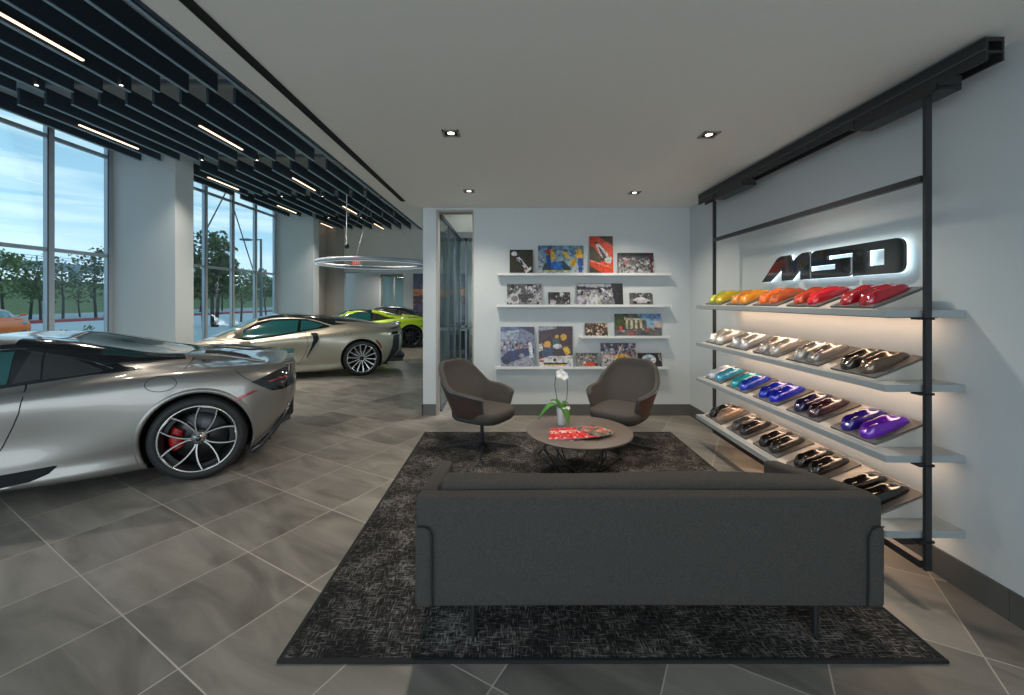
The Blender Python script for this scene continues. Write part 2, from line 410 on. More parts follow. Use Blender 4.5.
def tree(x,y,ht,wd,dens,mat,label,seed,z0=-.12,trunks=1):
    rr=random.Random(seed)
    r=thing('tree',label,'tree',(x,y,z0),group='trees outside the windows')
    m=MB(); tips=[]
    for t in range(trunks):
        bx=rr.uniform(-.5,.5)*(trunks>1); 
        pts=[(bx,0,0),(bx+rr.uniform(-.15,.15),rr.uniform(-.1,.1),ht*.3),(bx+rr.uniform(-.3,.3),rr.uniform(-.3,.3),ht*.62),(bx+rr.uniform(-.3,.3),0,ht*.9)]
        m.tube(pts,.1,8,rr=[.03*ht*.6,.024*ht*.6,.014*ht*.6,.006*ht*.6])
        for k in range(9):
            z=ht*rr.uniform(.3,.85); a=rr.uniform(0,2*PI); l=wd*rr.uniform(.5,1)*(1.1-abs(z/ht-.55))
            q=Vector((bx+math.cos(a)*l,math.sin(a)*l,z+l*.5)); m.tube([(bx,0,z),(bx+math.cos(a)*l*.5,math.sin(a)*l*.5,z+l*.2),q],.03,6,rr=[.03,.02,.01]); tips.append(q)
    m.obj('trunk','bark',r)
    m=MB()
    for q in tips: leaf_blob(m,q,(wd*.42,wd*.42,ht*.11),int(dens*.6),.13*ht/6+.03,rr)
    leaf_blob(m,(0,0,ht*.6),(wd*.8,wd*.8,ht*.3),int(dens*2.5),.13*ht/6+.03,rr)
    m.obj('foliage',mat,r)
for i,(px,X,ht,wd,den,mt,lab) in enumerate([
 (210,-18.6,6.0,1.3,110,'leaves_dark','tall leafy tree with thin trunks filling the left of the far window'),
 (241,-20.5,4.5,1.2,120,'leaves_mid','round mid-green tree right of the tall one in the far window'),
 (266,-27,4.9,1.4,110,'leaves_dark','dark green tree behind the light pole in the far window'),
 (200,-42,5.2,3.2,230,'leaves_dark','broad dark tree farthest left behind the far window'),
 (222,-42,5.6,3.4,230,'leaves_mid','broad green tree low behind the tall one in the far window'),
 (255,-44,5.4,3.6,230,'leaves_mid','broad green tree left of the light pole, far behind'),
 (4,-40,5.6,1.4,60,'leaves_mid','small leafy tree at the left edge of the near window'),
 (30,-40,5.9,1.5,70,'leaves_mid','leafy tree left of the mullion in the near window'),
 (41,-36,5.2,1.2,70,'leaves_dark','darker leafy tree against the mullion of the near window'),
 (63,-39,5.6,1.4,28,'leaves_dark','thin airy tree just right of the mullion in the near window'),
 (80,-41,4.2,1.7,45,'leaves_dark','low wide tree in the middle of the right near pane'),
 (96,-37,6.6,1.5,55,'leaves_dark','tall sparse tree at the right edge of the near window')]):
    tree(X,-X*415/(510-px),ht,wd,den,mt,lab,20+i,trunks=3 if i==0 else 1)
tree(-14.0,15.3,1.35,.5,35,'leaves_mid','small leafy bush outside low in the right of the near window',8)
tree(-13.5,12.9,.8,.4,25,'leaves_mid','tiny low bush outside left of the other small bush',12)
# light pole
r_=thing('light_pole','dark parking lot light pole with a flat lamp head outside','street lamp',(-18.9,31.5,-.12))
m=MB(); m.cyl((0,0,0),(0,0,6.3),.11,.08,12); m.obj('pole','alu_dark',r_)
m=MB(); m.box(-1.0,-.05,6.2,0,.05,6.28); m.obj('arm','alu_dark',r_)
m=MB(); m.rbox(-1.5,-.22,6.18,-.8,.22,6.32,.03); m.obj('lamp_head','alu_dark',r_)
# sign/utility pieces in the lot
m=MB(); m.rbox(-.35,-.05,.5,.35,.05,1.1,.02); m.cyl((0,0,0),(0,0,.5),.05,n=10); o=m.obj('signboard','far_structure',None,(-38,30.6,-.1)); tag(o,'small grey board on a post beside the road outside','sign')
m=MB(); m.box(-14,15.2,-.12,-12.2,16.2,-.11); m.box(-14.2,13.0,-.12,-12.8,14.2,-.11); struct('ground_marking',m,'blue_paint')
# brace cables outside the second window
for i,(a,b_) in enumerate([((157,170,),(178,330)),((0,0),(0,0))][:0]): pass
def cable(p,q,lab):
    m=MB(); m.tube([p,q],.02,6); o=m.obj('brace_cable','alu_dark'); tag(o,lab,'cable')
def at(px,py,Y): return ((px-VX)/F*Y,Y,EYE-(py-VY)/F*Y)
cable(at(227,190,13.6),at(200,242,12.2),'taut cable slanting down to the left outside the far window')
cable(at(231,200,14.3),at(257,282,15.4),'taut cable slanting down to the right outside the far window')
# ------------------------------------------------------------------ ceiling baffles
bm_=MB()
def fin(L_):
    m=MB(); m.box(-.02,0,.014,.02,L_,.27,0); m.box(-.021,-.001,0,.021,L_+.001,.014,1); return m.mesh('baffle',['baffle_dark','baffle_edge_lit'])
fm={}
rows_=[(-.2,.88),(1.13,2.0),(2.13,2.99),(3.2,3.99),(4.1,5.0),(5.1,5.9)]
ords=['first','second','third','fourth','fifth','sixth','seventh','eighth','ninth','tenth','eleventh']
for ri,(a,b_) in enumerate(rows_):
    if ri==0: continue
    if ri==1: a=.95
    me=fin((b_-a)*h)
    for k in range(-1,10):
        x=(-1.415-.1385*k)*h
        if ri==5 and x<PX+.05: continue
        if ri==4 and False: continue
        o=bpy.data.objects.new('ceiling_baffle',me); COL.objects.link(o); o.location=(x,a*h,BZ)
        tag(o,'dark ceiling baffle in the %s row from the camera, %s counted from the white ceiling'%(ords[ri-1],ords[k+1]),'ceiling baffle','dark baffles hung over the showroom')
m=MB()
for z in (2.05,3.1,4.04,5.05): 
    m=MB(); m.box(PX+.1,z*h-.03,BZ+.2,-1.602,z*h+.03,BZ+.26)
    for x in (-1.8,-4,-6): m.cyl((x,z*h,BZ+.26),(x,z*h,SZ),.008,n=6)
    o=m.obj('baffle_carrier','alu_dark'); tag(o,'metal carrier bar across the ceiling in the gap %s'%{2.05:'after the nearest baffle row',3.1:'after the second baffle row',4.04:'after the third baffle row',5.05:'before the farthest baffle row'}[z],'ceiling bar','carrier bars over the baffles')
# linear lamps under the baffles
def lamp(x,y0,y1,side,ordn):
    r=thing('linear_lamp','slim warm linear lamp in the %s line, %s from the camera'%(side,ordn),'linear lamp',(x,(y0+y1)/2,BZ-.012),group='linear lamps under the baffles')
    l=(y1-y0)/2
    m=MB(); m.box(-.022,-l,.02,.022,l,.06); m.box(-.01,-l*.7,.06,.01,-l*.7+.02,.262); m.box(-.01,l*.7,.06,.01,l*.7+.02,.262); m.obj('housing','black_metal',r)
    m=MB(); m.box(-.017,-l,0,.017,l,.02); m.obj('diffuser','lamp_linear',r)
for k in range(5):
    lamp(-1.78*h,(1.36+1.02*k)*h,(1.73+1.03*k)*h,'right-hand',ords[k])
    if k: lamp(-2.46*h,(1.36+1.01*k)*h,(1.73+1.015*k)*h,'window-side',ords[k-1])
# ceiling slot diffuser and downlights
m=MB(); m.box(-.045,-4,-.006,.01,5.2,.0); m.box(-.03,-4,-.008,-.026,5.2,-.006)
o=m.obj('slot_diffuser','well',None,(-1.33+.01,0,CZ)); tag(o,'long black slot air diffuser in the white ceiling','air diffuser')
for (px,py,lab) in ((451,133,'near left'),(709,134.5,'near right'),(469,191,'far left'),(634.5,192.5,'far right')):
    Y=F*(CZ-EYE)/(VY-py); X=(px-VX)/F*Y
    r=thing('downlight','square recessed downlight, %s of the four in the lounge ceiling'%lab,'downlight',(X,Y,CZ),group='lounge downlights')
    m=MB(); s=.062
    for (a,b_,c,d) in ((-s,-s,s,-s+.015),(-s,s-.015,s,s),(-s,-s,-s+.015,s),(s-.015,-s,s,s)): m.box(a,b_,-.008,c,d,0)
    m.obj('frame','bronze',r)
    m=MB(); m.box(-s+.015,-s+.015,-.002,s-.015,s-.015,0); m.obj('baffle','well',r)
    m=MB(); m.lathe([(.0,-.004),(.02,-.004),(.026,-.0025)],20); m.obj('lamp','lamp_can',r)
    ld=bpy.data.lights.new('downlight_beam','SPOT'); ld.energy=85; ld.spot_size=2.3; ld.spot_blend=.9; ld.color=(1,.88,.74); ld.shadow_soft_size=.06
    lo=bpy.data.objects.new('downlight_beam',ld); COL.objects.link(lo); lo.location=(X,Y,CZ-.03)

# small spot heads in the showroom and light for the rooms behind
def spot(x,y,z,e,col,lab,size=1.9):
    r=thing('spotlight',lab,'spotlight',(x,y,z),group='spot heads among the baffles')
    m=MB(); m.lathe([(0,.0),(.03,0),(.034,.01),(.034,.10),(.02,.12),(0,.12)],20); m.cyl((0,0,.12),(0,0,SZ-z-.001),.008,n=8); m.obj('housing','black_metal',r)
    m=MB(); m.lathe([(0,-.003),(.020,-.003),(.020,0)],20); m.obj('lens','lamp_can',r)
    ld=bpy.data.lights.new('spot_beam','SPOT'); ld.energy=e; ld.spot_size=size; ld.spot_blend=.8; ld.color=col; ld.shadow_soft_size=.08
    lo=bpy.data.objects.new('spot_beam',ld); COL.objects.link(lo); lo.location=(x,y,z-.02)
for k in range(4):
    spot(-1.78*h,(1.90+1.02*k)*h,BZ-.05,330,(1,.90,.78),'small spot head in the right-hand lamp line, %s from the camera'%ords[k])
    spot(-2.2*h+.1,(1.90+1.02*k)*h,BZ-.05,170,(1,.90,.78),'small spot head in the window-side lamp line, %s from the camera'%ords[k])
spot(-2.6,16.9,BZ-.3,160,(1,.93,.82),'added spot head brightening the far wall beside the mural',1.6)  # extra lamp, put in to lift the far wall
for (x,y,z,e,sx) in ((.3,6.6,CZ-.06,75,.6),(-5.2,FY+.9,oz-.12,30,.8)):  # added area fills that brighten the office and corridor
    ld=bpy.data.lights.new('fill_light','AREA'); ld.energy=e; ld.size=sx; lo=bpy.data.objects.new('fill_light',ld); COL.objects.link(lo); lo.location=(x,y,z)
# sunset mural on the far wall
mx0,mx1,mz0,mz1=(413.3-VX)/F*FY,-1.9,.45,EYE+26.3*FY/F
mw,mh=mx1-mx0,mz1-mz0
mur=[('g',(.035,.06,.16),(.30,.16,.20)),('p',[(0,.30),(1,.30),(1,.55),(0,.55)],(.62,.24,.07)),('p',[(0,.38),(1,.40),(1,.5),(0,.47)],(.70,.20,.04)),('p',[(0,.44),(.15,.42),(.3,.47),(.45,.40),(.6,.46),(.8,.41),(1,.45),(1,.60),(0,.60)],(.05,.02,.03)),('p',[(0,.58),(1,.58),(1,1),(0,1)],(.09,.08,.16)),('n',0,.5,1,.62,[(.35,.12,.05),(.02,.02,.03),(.10,.05,.06)],60,.02),('n',0,.62,1,1,[(.12,.10,.2),(.06,.06,.12)],60,.05)]

# added area lights behind the camera that brighten the lounge and showroom
for (x,y,z,sx,sy,e) in ((.2,-3.8,1.6,4.2,2.2,62),(-5.2,-3.8,2.4,6,3.6,120)):
    ld=bpy.data.lights.new('front_fill_light','AREA'); ld.shape='RECTANGLE'; ld.size=sx; ld.size_y=sy; ld.energy=e; ld.color=(.90,.96,1)
    lo=bpy.data.objects.new('front_fill_light',ld); COL.objects.link(lo); lo.location=(x,y,z); lo.rotation_euler=(PI/2,0,0)
# ------------------------------------------------------------------ rug
m=MB(); m.rbox(-.985,1.775,0,1.862,4.83,.012,.005,2)
r_=thing('rug','large dark charcoal rug with a faded woven pattern under sofa and chairs','rug',(0,0,0))
m.obj('pile','rug_weave',r_)
m=MB(); 
for a,b_,c,d in ((-.995,1.765,1.872,1.785),(-.995,4.82,1.872,4.84),(-.995,1.785,-.975,4.82),(1.852,1.785,1.872,4.82)): m.rbox(a,b_,0,c,d,.014,.004,2)
m.obj('binding','sofa_seam',r_)
# ------------------------------------------------------------------ sofa (back to the camera)
def sofa():
    r=thing('sofa','charcoal grey fabric sofa on thin black legs seen from behind','sofa',(.605,1.80,.0))
    W=1.013
    # one padded back slab over the full width
    def crown(v):
        return (v.x,v.y-.012*(1-(v.x/W)**4)*math.sin(PI*min(1,max(0,(v.z-.2)/.5))),v.z+.004*math.cos(v.x*1.5))
    m=MB(); m.rbox(-W,.0,.215,W,.082,.692,.016,4,sub=.2,fn=crown); m.obj('backrest','sofa',r)
    for s in (-1,1):
        x0,x1=(s*W,s*(W-.085)); x0,x1=min(x0,x1),max(x0,x1)
        def slope(v):
            f=min(1,max(0,(v.y-.1)/.66)); z=v.z
            if z>.4: z=z-.128*f
            return (v.x+s*.03*f,v.y,z)
        m=MB(); m.rbox(x0,.07,.215,x1,.77,.69,.022,4,sub=.15,fn=slope)
        o=m.obj('arm','sofa',r)
        x0,x1=(s*(W+.004),s*(W-.075)); x0,x1=min(x0,x1),max(x0,x1)
        m=MB(); m.rbox(x0,-.014,.218,x1,.2,.572,.022,4,sub=.15); m.obj('arm_end_panel','sofa',r)
        m=MB(); xi=s*(W-.072)
        m.tube([(xi,-.006,.225),(xi-s*.001,-.013,.3),(xi,-.013,.53),(xi+s*.01,-.016,.560),(xi+s*.03,-.015,.572),(xi+s*.065,-.012,.573)],.0035,6); m.obj('seam','sofa_seam',r)
    m=MB(); m.rbox(-W+.08,.10,.22,W-.08,.76,.36,.03,3); m.obj('seat_frame','sofa',r)
    for i in (0,1):
        a=-W+.09+i*(W-.09); m=MB(); m.rbox(a,.2,.33,a+W-.095,.78,.47,.045,4,sub=.15); m.obj('seat_cushion','sofa',r)
    m=MB()
    def puff(v):
        return (v.x,v.y,v.z+.006*math.sin(v.x*5)+.010*(1-(v.x/W)**2))
    m.rbox(-W+.088,.084,.44,W-.105,.235,.708,.032,5,sub=.15,fn=puff); m.obj('back_cushion','sofa',r)
    m=MB(); m.tube([(-W+.1,.086,.680),(-.3,.083,.688),(.3,.083,.689),(W-.115,.086,.680)],.003,6); m.obj('cushion_piping','sofa',r)
    for x in (-.775,.80):
        for y in (.11,.68):
            m=MB(); m.cyl((x,y,.013),(x,y,.225),.0135,.0135,14); m.cyl((x,y,.013),(x,y,.017),.016,n=14); m.box(x-.03,y-.03,.215,x+.03,y+.03,.222); m.obj('leg','black_metal',r)
    return r
sofa()
# ------------------------------------------------------------------ swivel armchairs
def chair(loc,az,label,leath='chair_leather',baz=0):
    r=thing('armchair',label,'armchair',loc,az,group='swivel armchairs by the back wall')
    # local: +x is the direction the chair faces
    NU,NV=64,12
    def rim(th):   # th 0 at the back, +-1 at the front end of the arms
        a=abs(th)
        if a<.29: return .875-.04*(a/.29)**5
        if a<.62: 
            t=(a-.29)/.33; return .835-.215*(t*t*(3-2*t))**.9
        return .62-.045*((a-.62)/.38)**1.3
    def plan(th,k):  # k=0 bottom .. 1 rim
        a=PI+th*math.radians(128)
        ex=.80
        c,s=math.cos(a),math.sin(a)
        cx=math.copysign(abs(c)**ex,c); sx=math.copysign(abs(s)**ex,s)
        w=.24+.12*k; d=.245+.105*k
        x=cx*d; y=sx*w
        if x>0: x*=1.05
        # lean of the back
        back=max(0,-cx)
        x-=back*.075*max(0,k-.35)
        return x,y
    def P(th,k,off):
        z0=.335+.02*abs(th); zt=rim(th); 
        zz=z0+(zt-z0)*k; kk=(zz-.33)/.36; kk=min(kk,1.35)
        x,y=plan(th,min(1,kk**.75)); 
        if kk>1: x-=.10*(kk-1); y*=1-.10*(kk-1)
        l=math.hypot(x,y); return ((x-x/l*off),(y-y/l*off),zz)
    def sheet(off):
        return [[P(-1+2*i/NU,j/NV,off) for j in range(NV+1)] for i in range(NU+1)]
    out=sheet(-.004); mid=sheet(.0); inn=sheet(.045)
    m=MB(); m.grid(out)
    # closed underside of the shell
    vs=[row[0] for row in out]; c=(0.02,0,.30)
    m.add(vs+[c],[(i,i+1,len(vs)) for i in range(len(vs)-1)]+[(len(vs)-1,0,len(vs))],0,True)
    m.obj('outer_shell',leath,r)
    m=MB()
    rows=[]
    for i in range(NU+1):
        o_,n_=mid[i],inn[i]; row=[o_[0]]+[o_[NV-1]]
        a=Vector(o_[NV]); b_=Vector(n_[NV]); md=(a+b_)/2
        for t in range(7):
            q=PI*t/6; p=md+(a-md)*math.cos(q)+Vector((0,0,.02))*math.sin(q); row.append(tuple(p))
        row+= [n_[j] for j in range(NV-1,-1,-1)]
        rows.append(row)
    m.grid(rows)
    for row in (rows[0],rows[-1]):
        # rounded front end of each arm
        cen=sum((Vector(p) for p in row),Vector())/len(row); 
        vs=[Vector(p) for p in row]; fr=[v+Vector((.018,0,0)) for v in [cen+(v-cen)*.80 for v in vs]]
        m.add(vs+fr,[(i,i+1,len(vs)+i+1,len(vs)+i) for i in range(len(vs)-1)],0,True); m.add(fr,[list(range(len(fr)))],0,True)
    m.obj('upholstery','chair_fabric',r)
    m=MB(); m.tube([tuple(Vector(P(-1+2*i/NU,1,-.006))+Vector((0,0,.001))) for i in range(NU+1)],.006,6)
    for sgn in (0,NU): m.tube([tuple(Vector(out[sgn][j])+Vector((.004,0,0))) for j in range(NV+1)],.006,6)
    m.tube([out[i][0] for i in range(NU+1)],.006,6)
    m.obj('piping','chair_edge_sheen',r)
    # seat cushion
    m=MB(); prof=[(.0,.445),(.5,.447),(.8,.445),(.93,.437),(.99,.418),(1.0,.39),(.98,.345),(.90,.315),(.6,.30),(0,.298)]
    rows=[]
    for i in range(48):
        a=2*PI*i/48; c,s=math.cos(a),math.sin(a); cx=math.copysign(abs(c)**.5,c)*(.245 if c<0 else .335); sy=math.copysign(abs(s)**.5,s)*.262
        rows.append([(cx*p[0]+.0,sy*p[0],p[1]+.012*max(0,cx*p[0])*2-.03*max(0,cx*p[0]-.2)) for p in prof])
    rows.append(rows[0]); m.grid(rows); m.obj('seat_cushion','chair_fabric',r)
    m=MB(); m.cyl((0.02,0,.06),(.02,0,.31),.019,.021,20); m.cyl((.02,0,.28),(.02,0,.305),.06,.10,20); m.lathe([(0,.085),(.028,.085),(.034,.06),(.034,.03),(0,.03)],20,M=Matrix.Translation((.02,0,0))); m.obj('pedestal','black_metal',r)
    for k in range(4):
        a=baz-az+k*PI/2; M=Matrix.Translation((.02,0,0))@Matrix.Rotation(a,4,'Z')
        m=MB(); vs=[(.02,-.018,.045),(.02,.018,.045),(.02,.018,.075),(.02,-.018,.075),(.37,-.011,.015),(.37,.011,.015),(.37,.011,.027),(.37,-.011,.027)]
        m.add(vs,[(0,3,2,1),(4,5,6,7),(0,1,5,4),(1,2,6,5),(2,3,7,6),(3,0,4,7)],0,False,M); m.cyl(M@Vector((.355,0,.0125)),M@Vector((.355,0,.02)),.01,n=12); o=m.obj('leg','black_metal',r)
    return r
chair((-.31,4.36,0),math.radians(-34),'left grey swivel armchair with dark outer shell, facing right by the glass',baz=math.radians(2))
pmat('chair_leather_r',(.085,.040,.030),.55,noise=.2,scale=10)
chair((1.17,4.36,0),math.radians(-127),'right grey swivel armchair with brown outer shell, below the picture ledges','chair_leather_r',baz=math.radians(-14))
# ------------------------------------------------------------------ coffee table
TX,TY,TZ=.61,3.68,.40
r_=thing('coffee_table','round low coffee table with brown top and black wire base','coffee table',(TX,TY,0))
m=MB(); m.lathe([(0,TZ),(.455,TZ),(.464,TZ-.003),(.466,TZ-.010),(.462,TZ-.018),(.43,TZ-.022),(0,TZ-.022)],96); m.obj('table_top','table_top',r_)
for k in range(4):
    a=k*PI/2+.5; c,s=math.cos(a),math.sin(a); c2,s2=math.cos(a+.95),math.sin(a+.95)
    m=MB(); m.tube([(c*.33,s*.33,TZ-.025),(c*.36,s*.36,TZ-.12),(c*.17,s*.17,.026),(c*.17*.9,s*.17*.9,.024)],.007,8); m.tube([(c*.33,s*.33,TZ-.025),(c2*.18,s2*.18,.022)],.006,8); m.tube([(c*.36,s*.36,TZ-.12),(c2*.36,s2*.36,.16),(c2*.18,s2*.18,.022)],.005,8); m.obj('leg','black_metal',r_)
m=MB(); m.tube([(math.cos(t*PI/24)*.20,math.sin(t*PI/24)*.20,.018) for t in range(48)],.005,8,closed=True); m.tube([(math.cos(t*PI/24)*.34,math.sin(t*PI/24)*.34,TZ-.028) for t in range(48)],.005,8,closed=True); m.obj('ring','black_metal',r_)
# orchid
OX,OY=.475,3.83
r_=thing('potted_orchid','white orchid in a slim white pot on the coffee table','potted plant',(OX,OY,TZ))
m=MB(); m.lathe([(0,0),(.030,0),(.034,.004),(.046,.15),(.047,.165),(.043,.165),(.041,.15),(.0,.14)],32); m.obj('pot','pot_white',r_)
m=MB(); m.lathe([(0,.15),(.041,.15)],20); m.obj('moss','bark',r_)
def leafm(a,L_,droop,w,z=.155,lift=.05):
    m=MB(); rows=[]
    for i in range(13):
        t=i/12; x=L_*t; zz=z+lift*math.sin(min(1,t*1.6)*PI/2)-droop*t*t; ww=w*math.sin(PI*(.08+.92*t)**.75)**.8 if t<1 else .001
        rows.append([(x,-ww,zz+.012*0),(x,-ww*.5,zz-.004),(x,0,zz-.008),(x,ww*.5,zz-.004),(x,ww,zz)])
    m.grid(rows,M=Matrix.Rotation(a,4,'Z')); o=m.obj('leaf','leaf',r_); s=o.modifiers.new('s','SOLIDIFY'); s.thickness=.003; return o
leafm(math.radians(196),.225,.165,.050,lift=.08); leafm(math.radians(-50),.095,.185,.055,lift=.05); leafm(math.radians(-20),.07,.16,.03,lift=.06)
leafm(math.radians(150),.11,.01,.034,lift=.07); leafm(math.radians(20),.07,.03,.026,lift=.07)
m=MB(); m.tube([(-.012,0,.15),(-.045,-.005,.25),(-.062,0,.36),(-.055,0,.44),(-.02,-.01,.475),(0,-.01,.48)],.0035,8); m.obj('stem','stem',r_)
m=MB(); m.tube([(.02,0,.15),(.05,-.005,.25),(.055,0,.36),(.05,0,.43),(.03,-.01,.46)],.0035,8); m.obj('stem','stem',r_)
m=MB()
rr=random.Random(3)
def flower(m,c,s,tilt):
    for k in range(5):
        a=2*PI*k/5+tilt; M=Matrix.Translation(c)@Matrix.Rotation(a,4,'Y')
        rows=[]
        for i in range(7):
            t=i/6; w=s*.55*math.sin(PI*(.1+.85*t)); rows.append([(-w,-.012*t,s*t),(0,-.004-.012*t,s*t),(w,-.012*t,s*t)])
        m.grid(rows,M=M)
    m.lathe([(0,.0),(.006,.004),(.004,.012),(0,.014)],10,M=Matrix.Translation(Vector(c)+Vector((0,-.02,0)))@Matrix.Rotation(PI/2,4,'X'))
flower(m,(-.012,-.03,.475),.047,.2); flower(m,(.022,-.035,.455),.038,.7); flower(m,(.06,-.01,.16),.02,.5)
m.obj('flower','petal',r_)
# magazines
def cover_mat(i,pal):
    m,nt,b=nmat('cover_%d'%i); N=nt.nodes; L=nt.links
    tc=N.new('ShaderNodeTexCoord'); n=N.new('ShaderNodeTexVoronoi'); n.inputs['Scale'].default_value=22; L.new(tc.outputs['Object'],n.inputs['Vector'])
    n2=N.new('ShaderNodeTexNoise'); n2.inputs['Scale'].default_value=14; n2.inputs['Detail'].default_value=3; L.new(tc.outputs['Object'],n2.inputs['Vector'])
    r=N.new('ShaderNodeValToRGB'); r.color_ramp.interpolation='CONSTANT'; L.new(n2.outputs['Fac'],r.inputs[0])
    e=r.color_ramp.elements; e[0].position=0; e[0].color=(*pal[0],1); e[1].position=.44; e[1].color=(*pal[1],1)
    for p,c in zip((.52,.58,.66),pal[2:]): k=e.new(p); k.color=(*c,1)
    L.new(r.outputs[0],b.inputs['Base Color']); b.inputs['Roughness'].default_value=.25
RED=(.55,.015,.02); 
cover_mat(0,[(.45,.03,.03),RED,(.6,.35,.35),(.7,.6,.6),(.1,.05,.05)])
cover_mat(1,[(.65,.02,.02),(.5,.02,.02),(.8,.5,.45),(.55,.1,.1),(.2,.1,.1)])
cover_mat(2,[(.06,.07,.05),(.12,.13,.10),(.6,.02,.02),(.3,.2,.1),(.7,.6,.5)])
pmat('paper',(.55,.56,.66),.7)
mg=[(-.155,-.06,-6,'bottom magazine, mostly hidden, sticking out at the left of the fan'),(-.125,-.055,2,'red magazine, second from the left in the fan on the table'),(-.075,-.055,8,'pale red magazine, third from the left in the fan'),(-.015,-.05,15,'red magazine in the middle of the fan on the table'),(.05,-.045,24,'red magazine right of the middle of the fan'),(.10,-.03,38,'dark-topped magazine with red edge at the right end of the fan')]
for i,(x,y,a,lab) in enumerate(mg):
    r_=thing('magazine',lab,'magazine',(TX+x*1.12+.005,TY+y-.085,TZ+i*.0055),math.radians(a-4),group='magazines fanned on the coffee table')
    m=MB(); m.rbox(-.103,-.138,.0005,.103,.138,.0045,.001,1,smooth=False); m.obj('pages','paper',r_)
    m=MB(); m.box(-.105,-.14,.0045,.105,.14,.0052); m.box(-.106,-.14,.0,-.104,.14,.0052); m.obj('cover','cover_%d'%([0,1,0,1,1,2][i]),r_)
# ------------------------------------------------------------------ rack on the right wall
RX=2.192; YN,YF=2.20,4.45
SH=[1.496,1.10,.725,.325]
rail=thing('ceiling_rail','long black sliding rail under the ceiling above the display rack','rail',(2.26,3.4,2.7))
def B(x0,y0,z0,x1,y1,z1): m.box(x0-2.26,y0-3.4,z0-2.7,x1-2.26,y1-3.4,z1-2.7)
m=MB(); B(2.215,1.93,2.665,2.225,4.88,2.775); B(2.29,1.93,2.665,2.30,4.88,2.775); B(2.225,1.93,2.755,2.29,4.88,2.775); B(2.222,1.93,2.70,2.29,4.88,2.712); m.obj('track','black_metal',rail)
m=MB(); B(2.209,1.93,2.714,2.216,4.88,2.720); B(2.207,1.93,2.772,2.225,4.88,2.777); m.obj('track_lip','alu_dark',rail)
m=MB(); B(2.23,1.96,2.775,2.285,4.85,CZ-.0005); m.obj('mounting_plate','well',rail)
rack=thing('display_rack','wall-side display rack of black steel frame and four grey shelves','display rack',(RX,3.3,0))
def R(mb,x0,y0,z0,x1,y1,z1,mi=0): mb.box(x0-RX,y0-3.3,z0,x1-RX,y1-3.3,z1,mi)
q=.016
for y in (YN-.02,YF):
    m=MB(); R(m,RX-q,y-.009,.13,RX+q,y+.009,2.615); m.obj('post','black_metal',rack)
m=MB(); R(m,RX-.016,YN,2.175,RX+.016,YF,2.21); m.obj('crossbar','black_metal',rack)
m=MB(); R(m,RX-.02,YN,.13,RX+.02,YF,.17); m.obj('bottom_bar','black_metal',rack)
for y in (2.43,4.2):
    m=MB(); R(m,RX,y-.018,.13,WX-.03,y+.018,.165); m.cyl((WX-RX-.03,y-3.3,.1475),(WX-RX-.013,y-3.3,.1475),.03,n=16); m.obj('wall_guide','black_metal',rack)
for (y,a,b_) in ((2.34,2.10,2.62),(4.15,3.85,4.42)):
    m=MB(); R(m,RX-.02,a,2.615,2.285,b_,2.665); R(m,RX-.028,a-.05,2.63,RX+.04,a,2.66); R(m,RX-.028,b_,2.63,RX+.04,b_+.03,2.675)
    m.cyl((RX-.035-RX,a+.02-3.3,2.64),(RX-.02-RX,a+.02-3.3,2.64),.016,n=14); o=m.obj('carrier','black_metal',rack)
for si,z in enumerate(SH):
    m=MB(); R(m,1.993,YN,z-.038,WX-.005,YF,z); s=m.obj('shelf','shelf_grey',rack); bevel(s,.002)
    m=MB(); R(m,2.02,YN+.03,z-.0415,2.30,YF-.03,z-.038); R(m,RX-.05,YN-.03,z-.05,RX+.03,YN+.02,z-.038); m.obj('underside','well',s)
    if si<4:
        m=MB(); R(m,2.305,YN+.12,z-.043,2.335,YF-.06,z-.0385); m.obj('light_strip','lamp_shelf',s)
    # sloping riser panel carrying the boards
    m=MB(); vs=[(2.045-RX,YN+.13-3.3,z),(2.36-RX,YN+.13-3.3,z),(2.36-RX,YN+.13-3.3,z+.125),(2.045-RX,YF-.03-3.3,z),(2.36-RX,YF-.03-3.3,z),(2.36-RX,YF-.03-3.3,z+.125)]
    m.add(vs,[(0,1,2),(3,5,4),(0,2,5,3),(0,3,4,1),(1,4,5,2)]); m.obj('riser','riser',s)
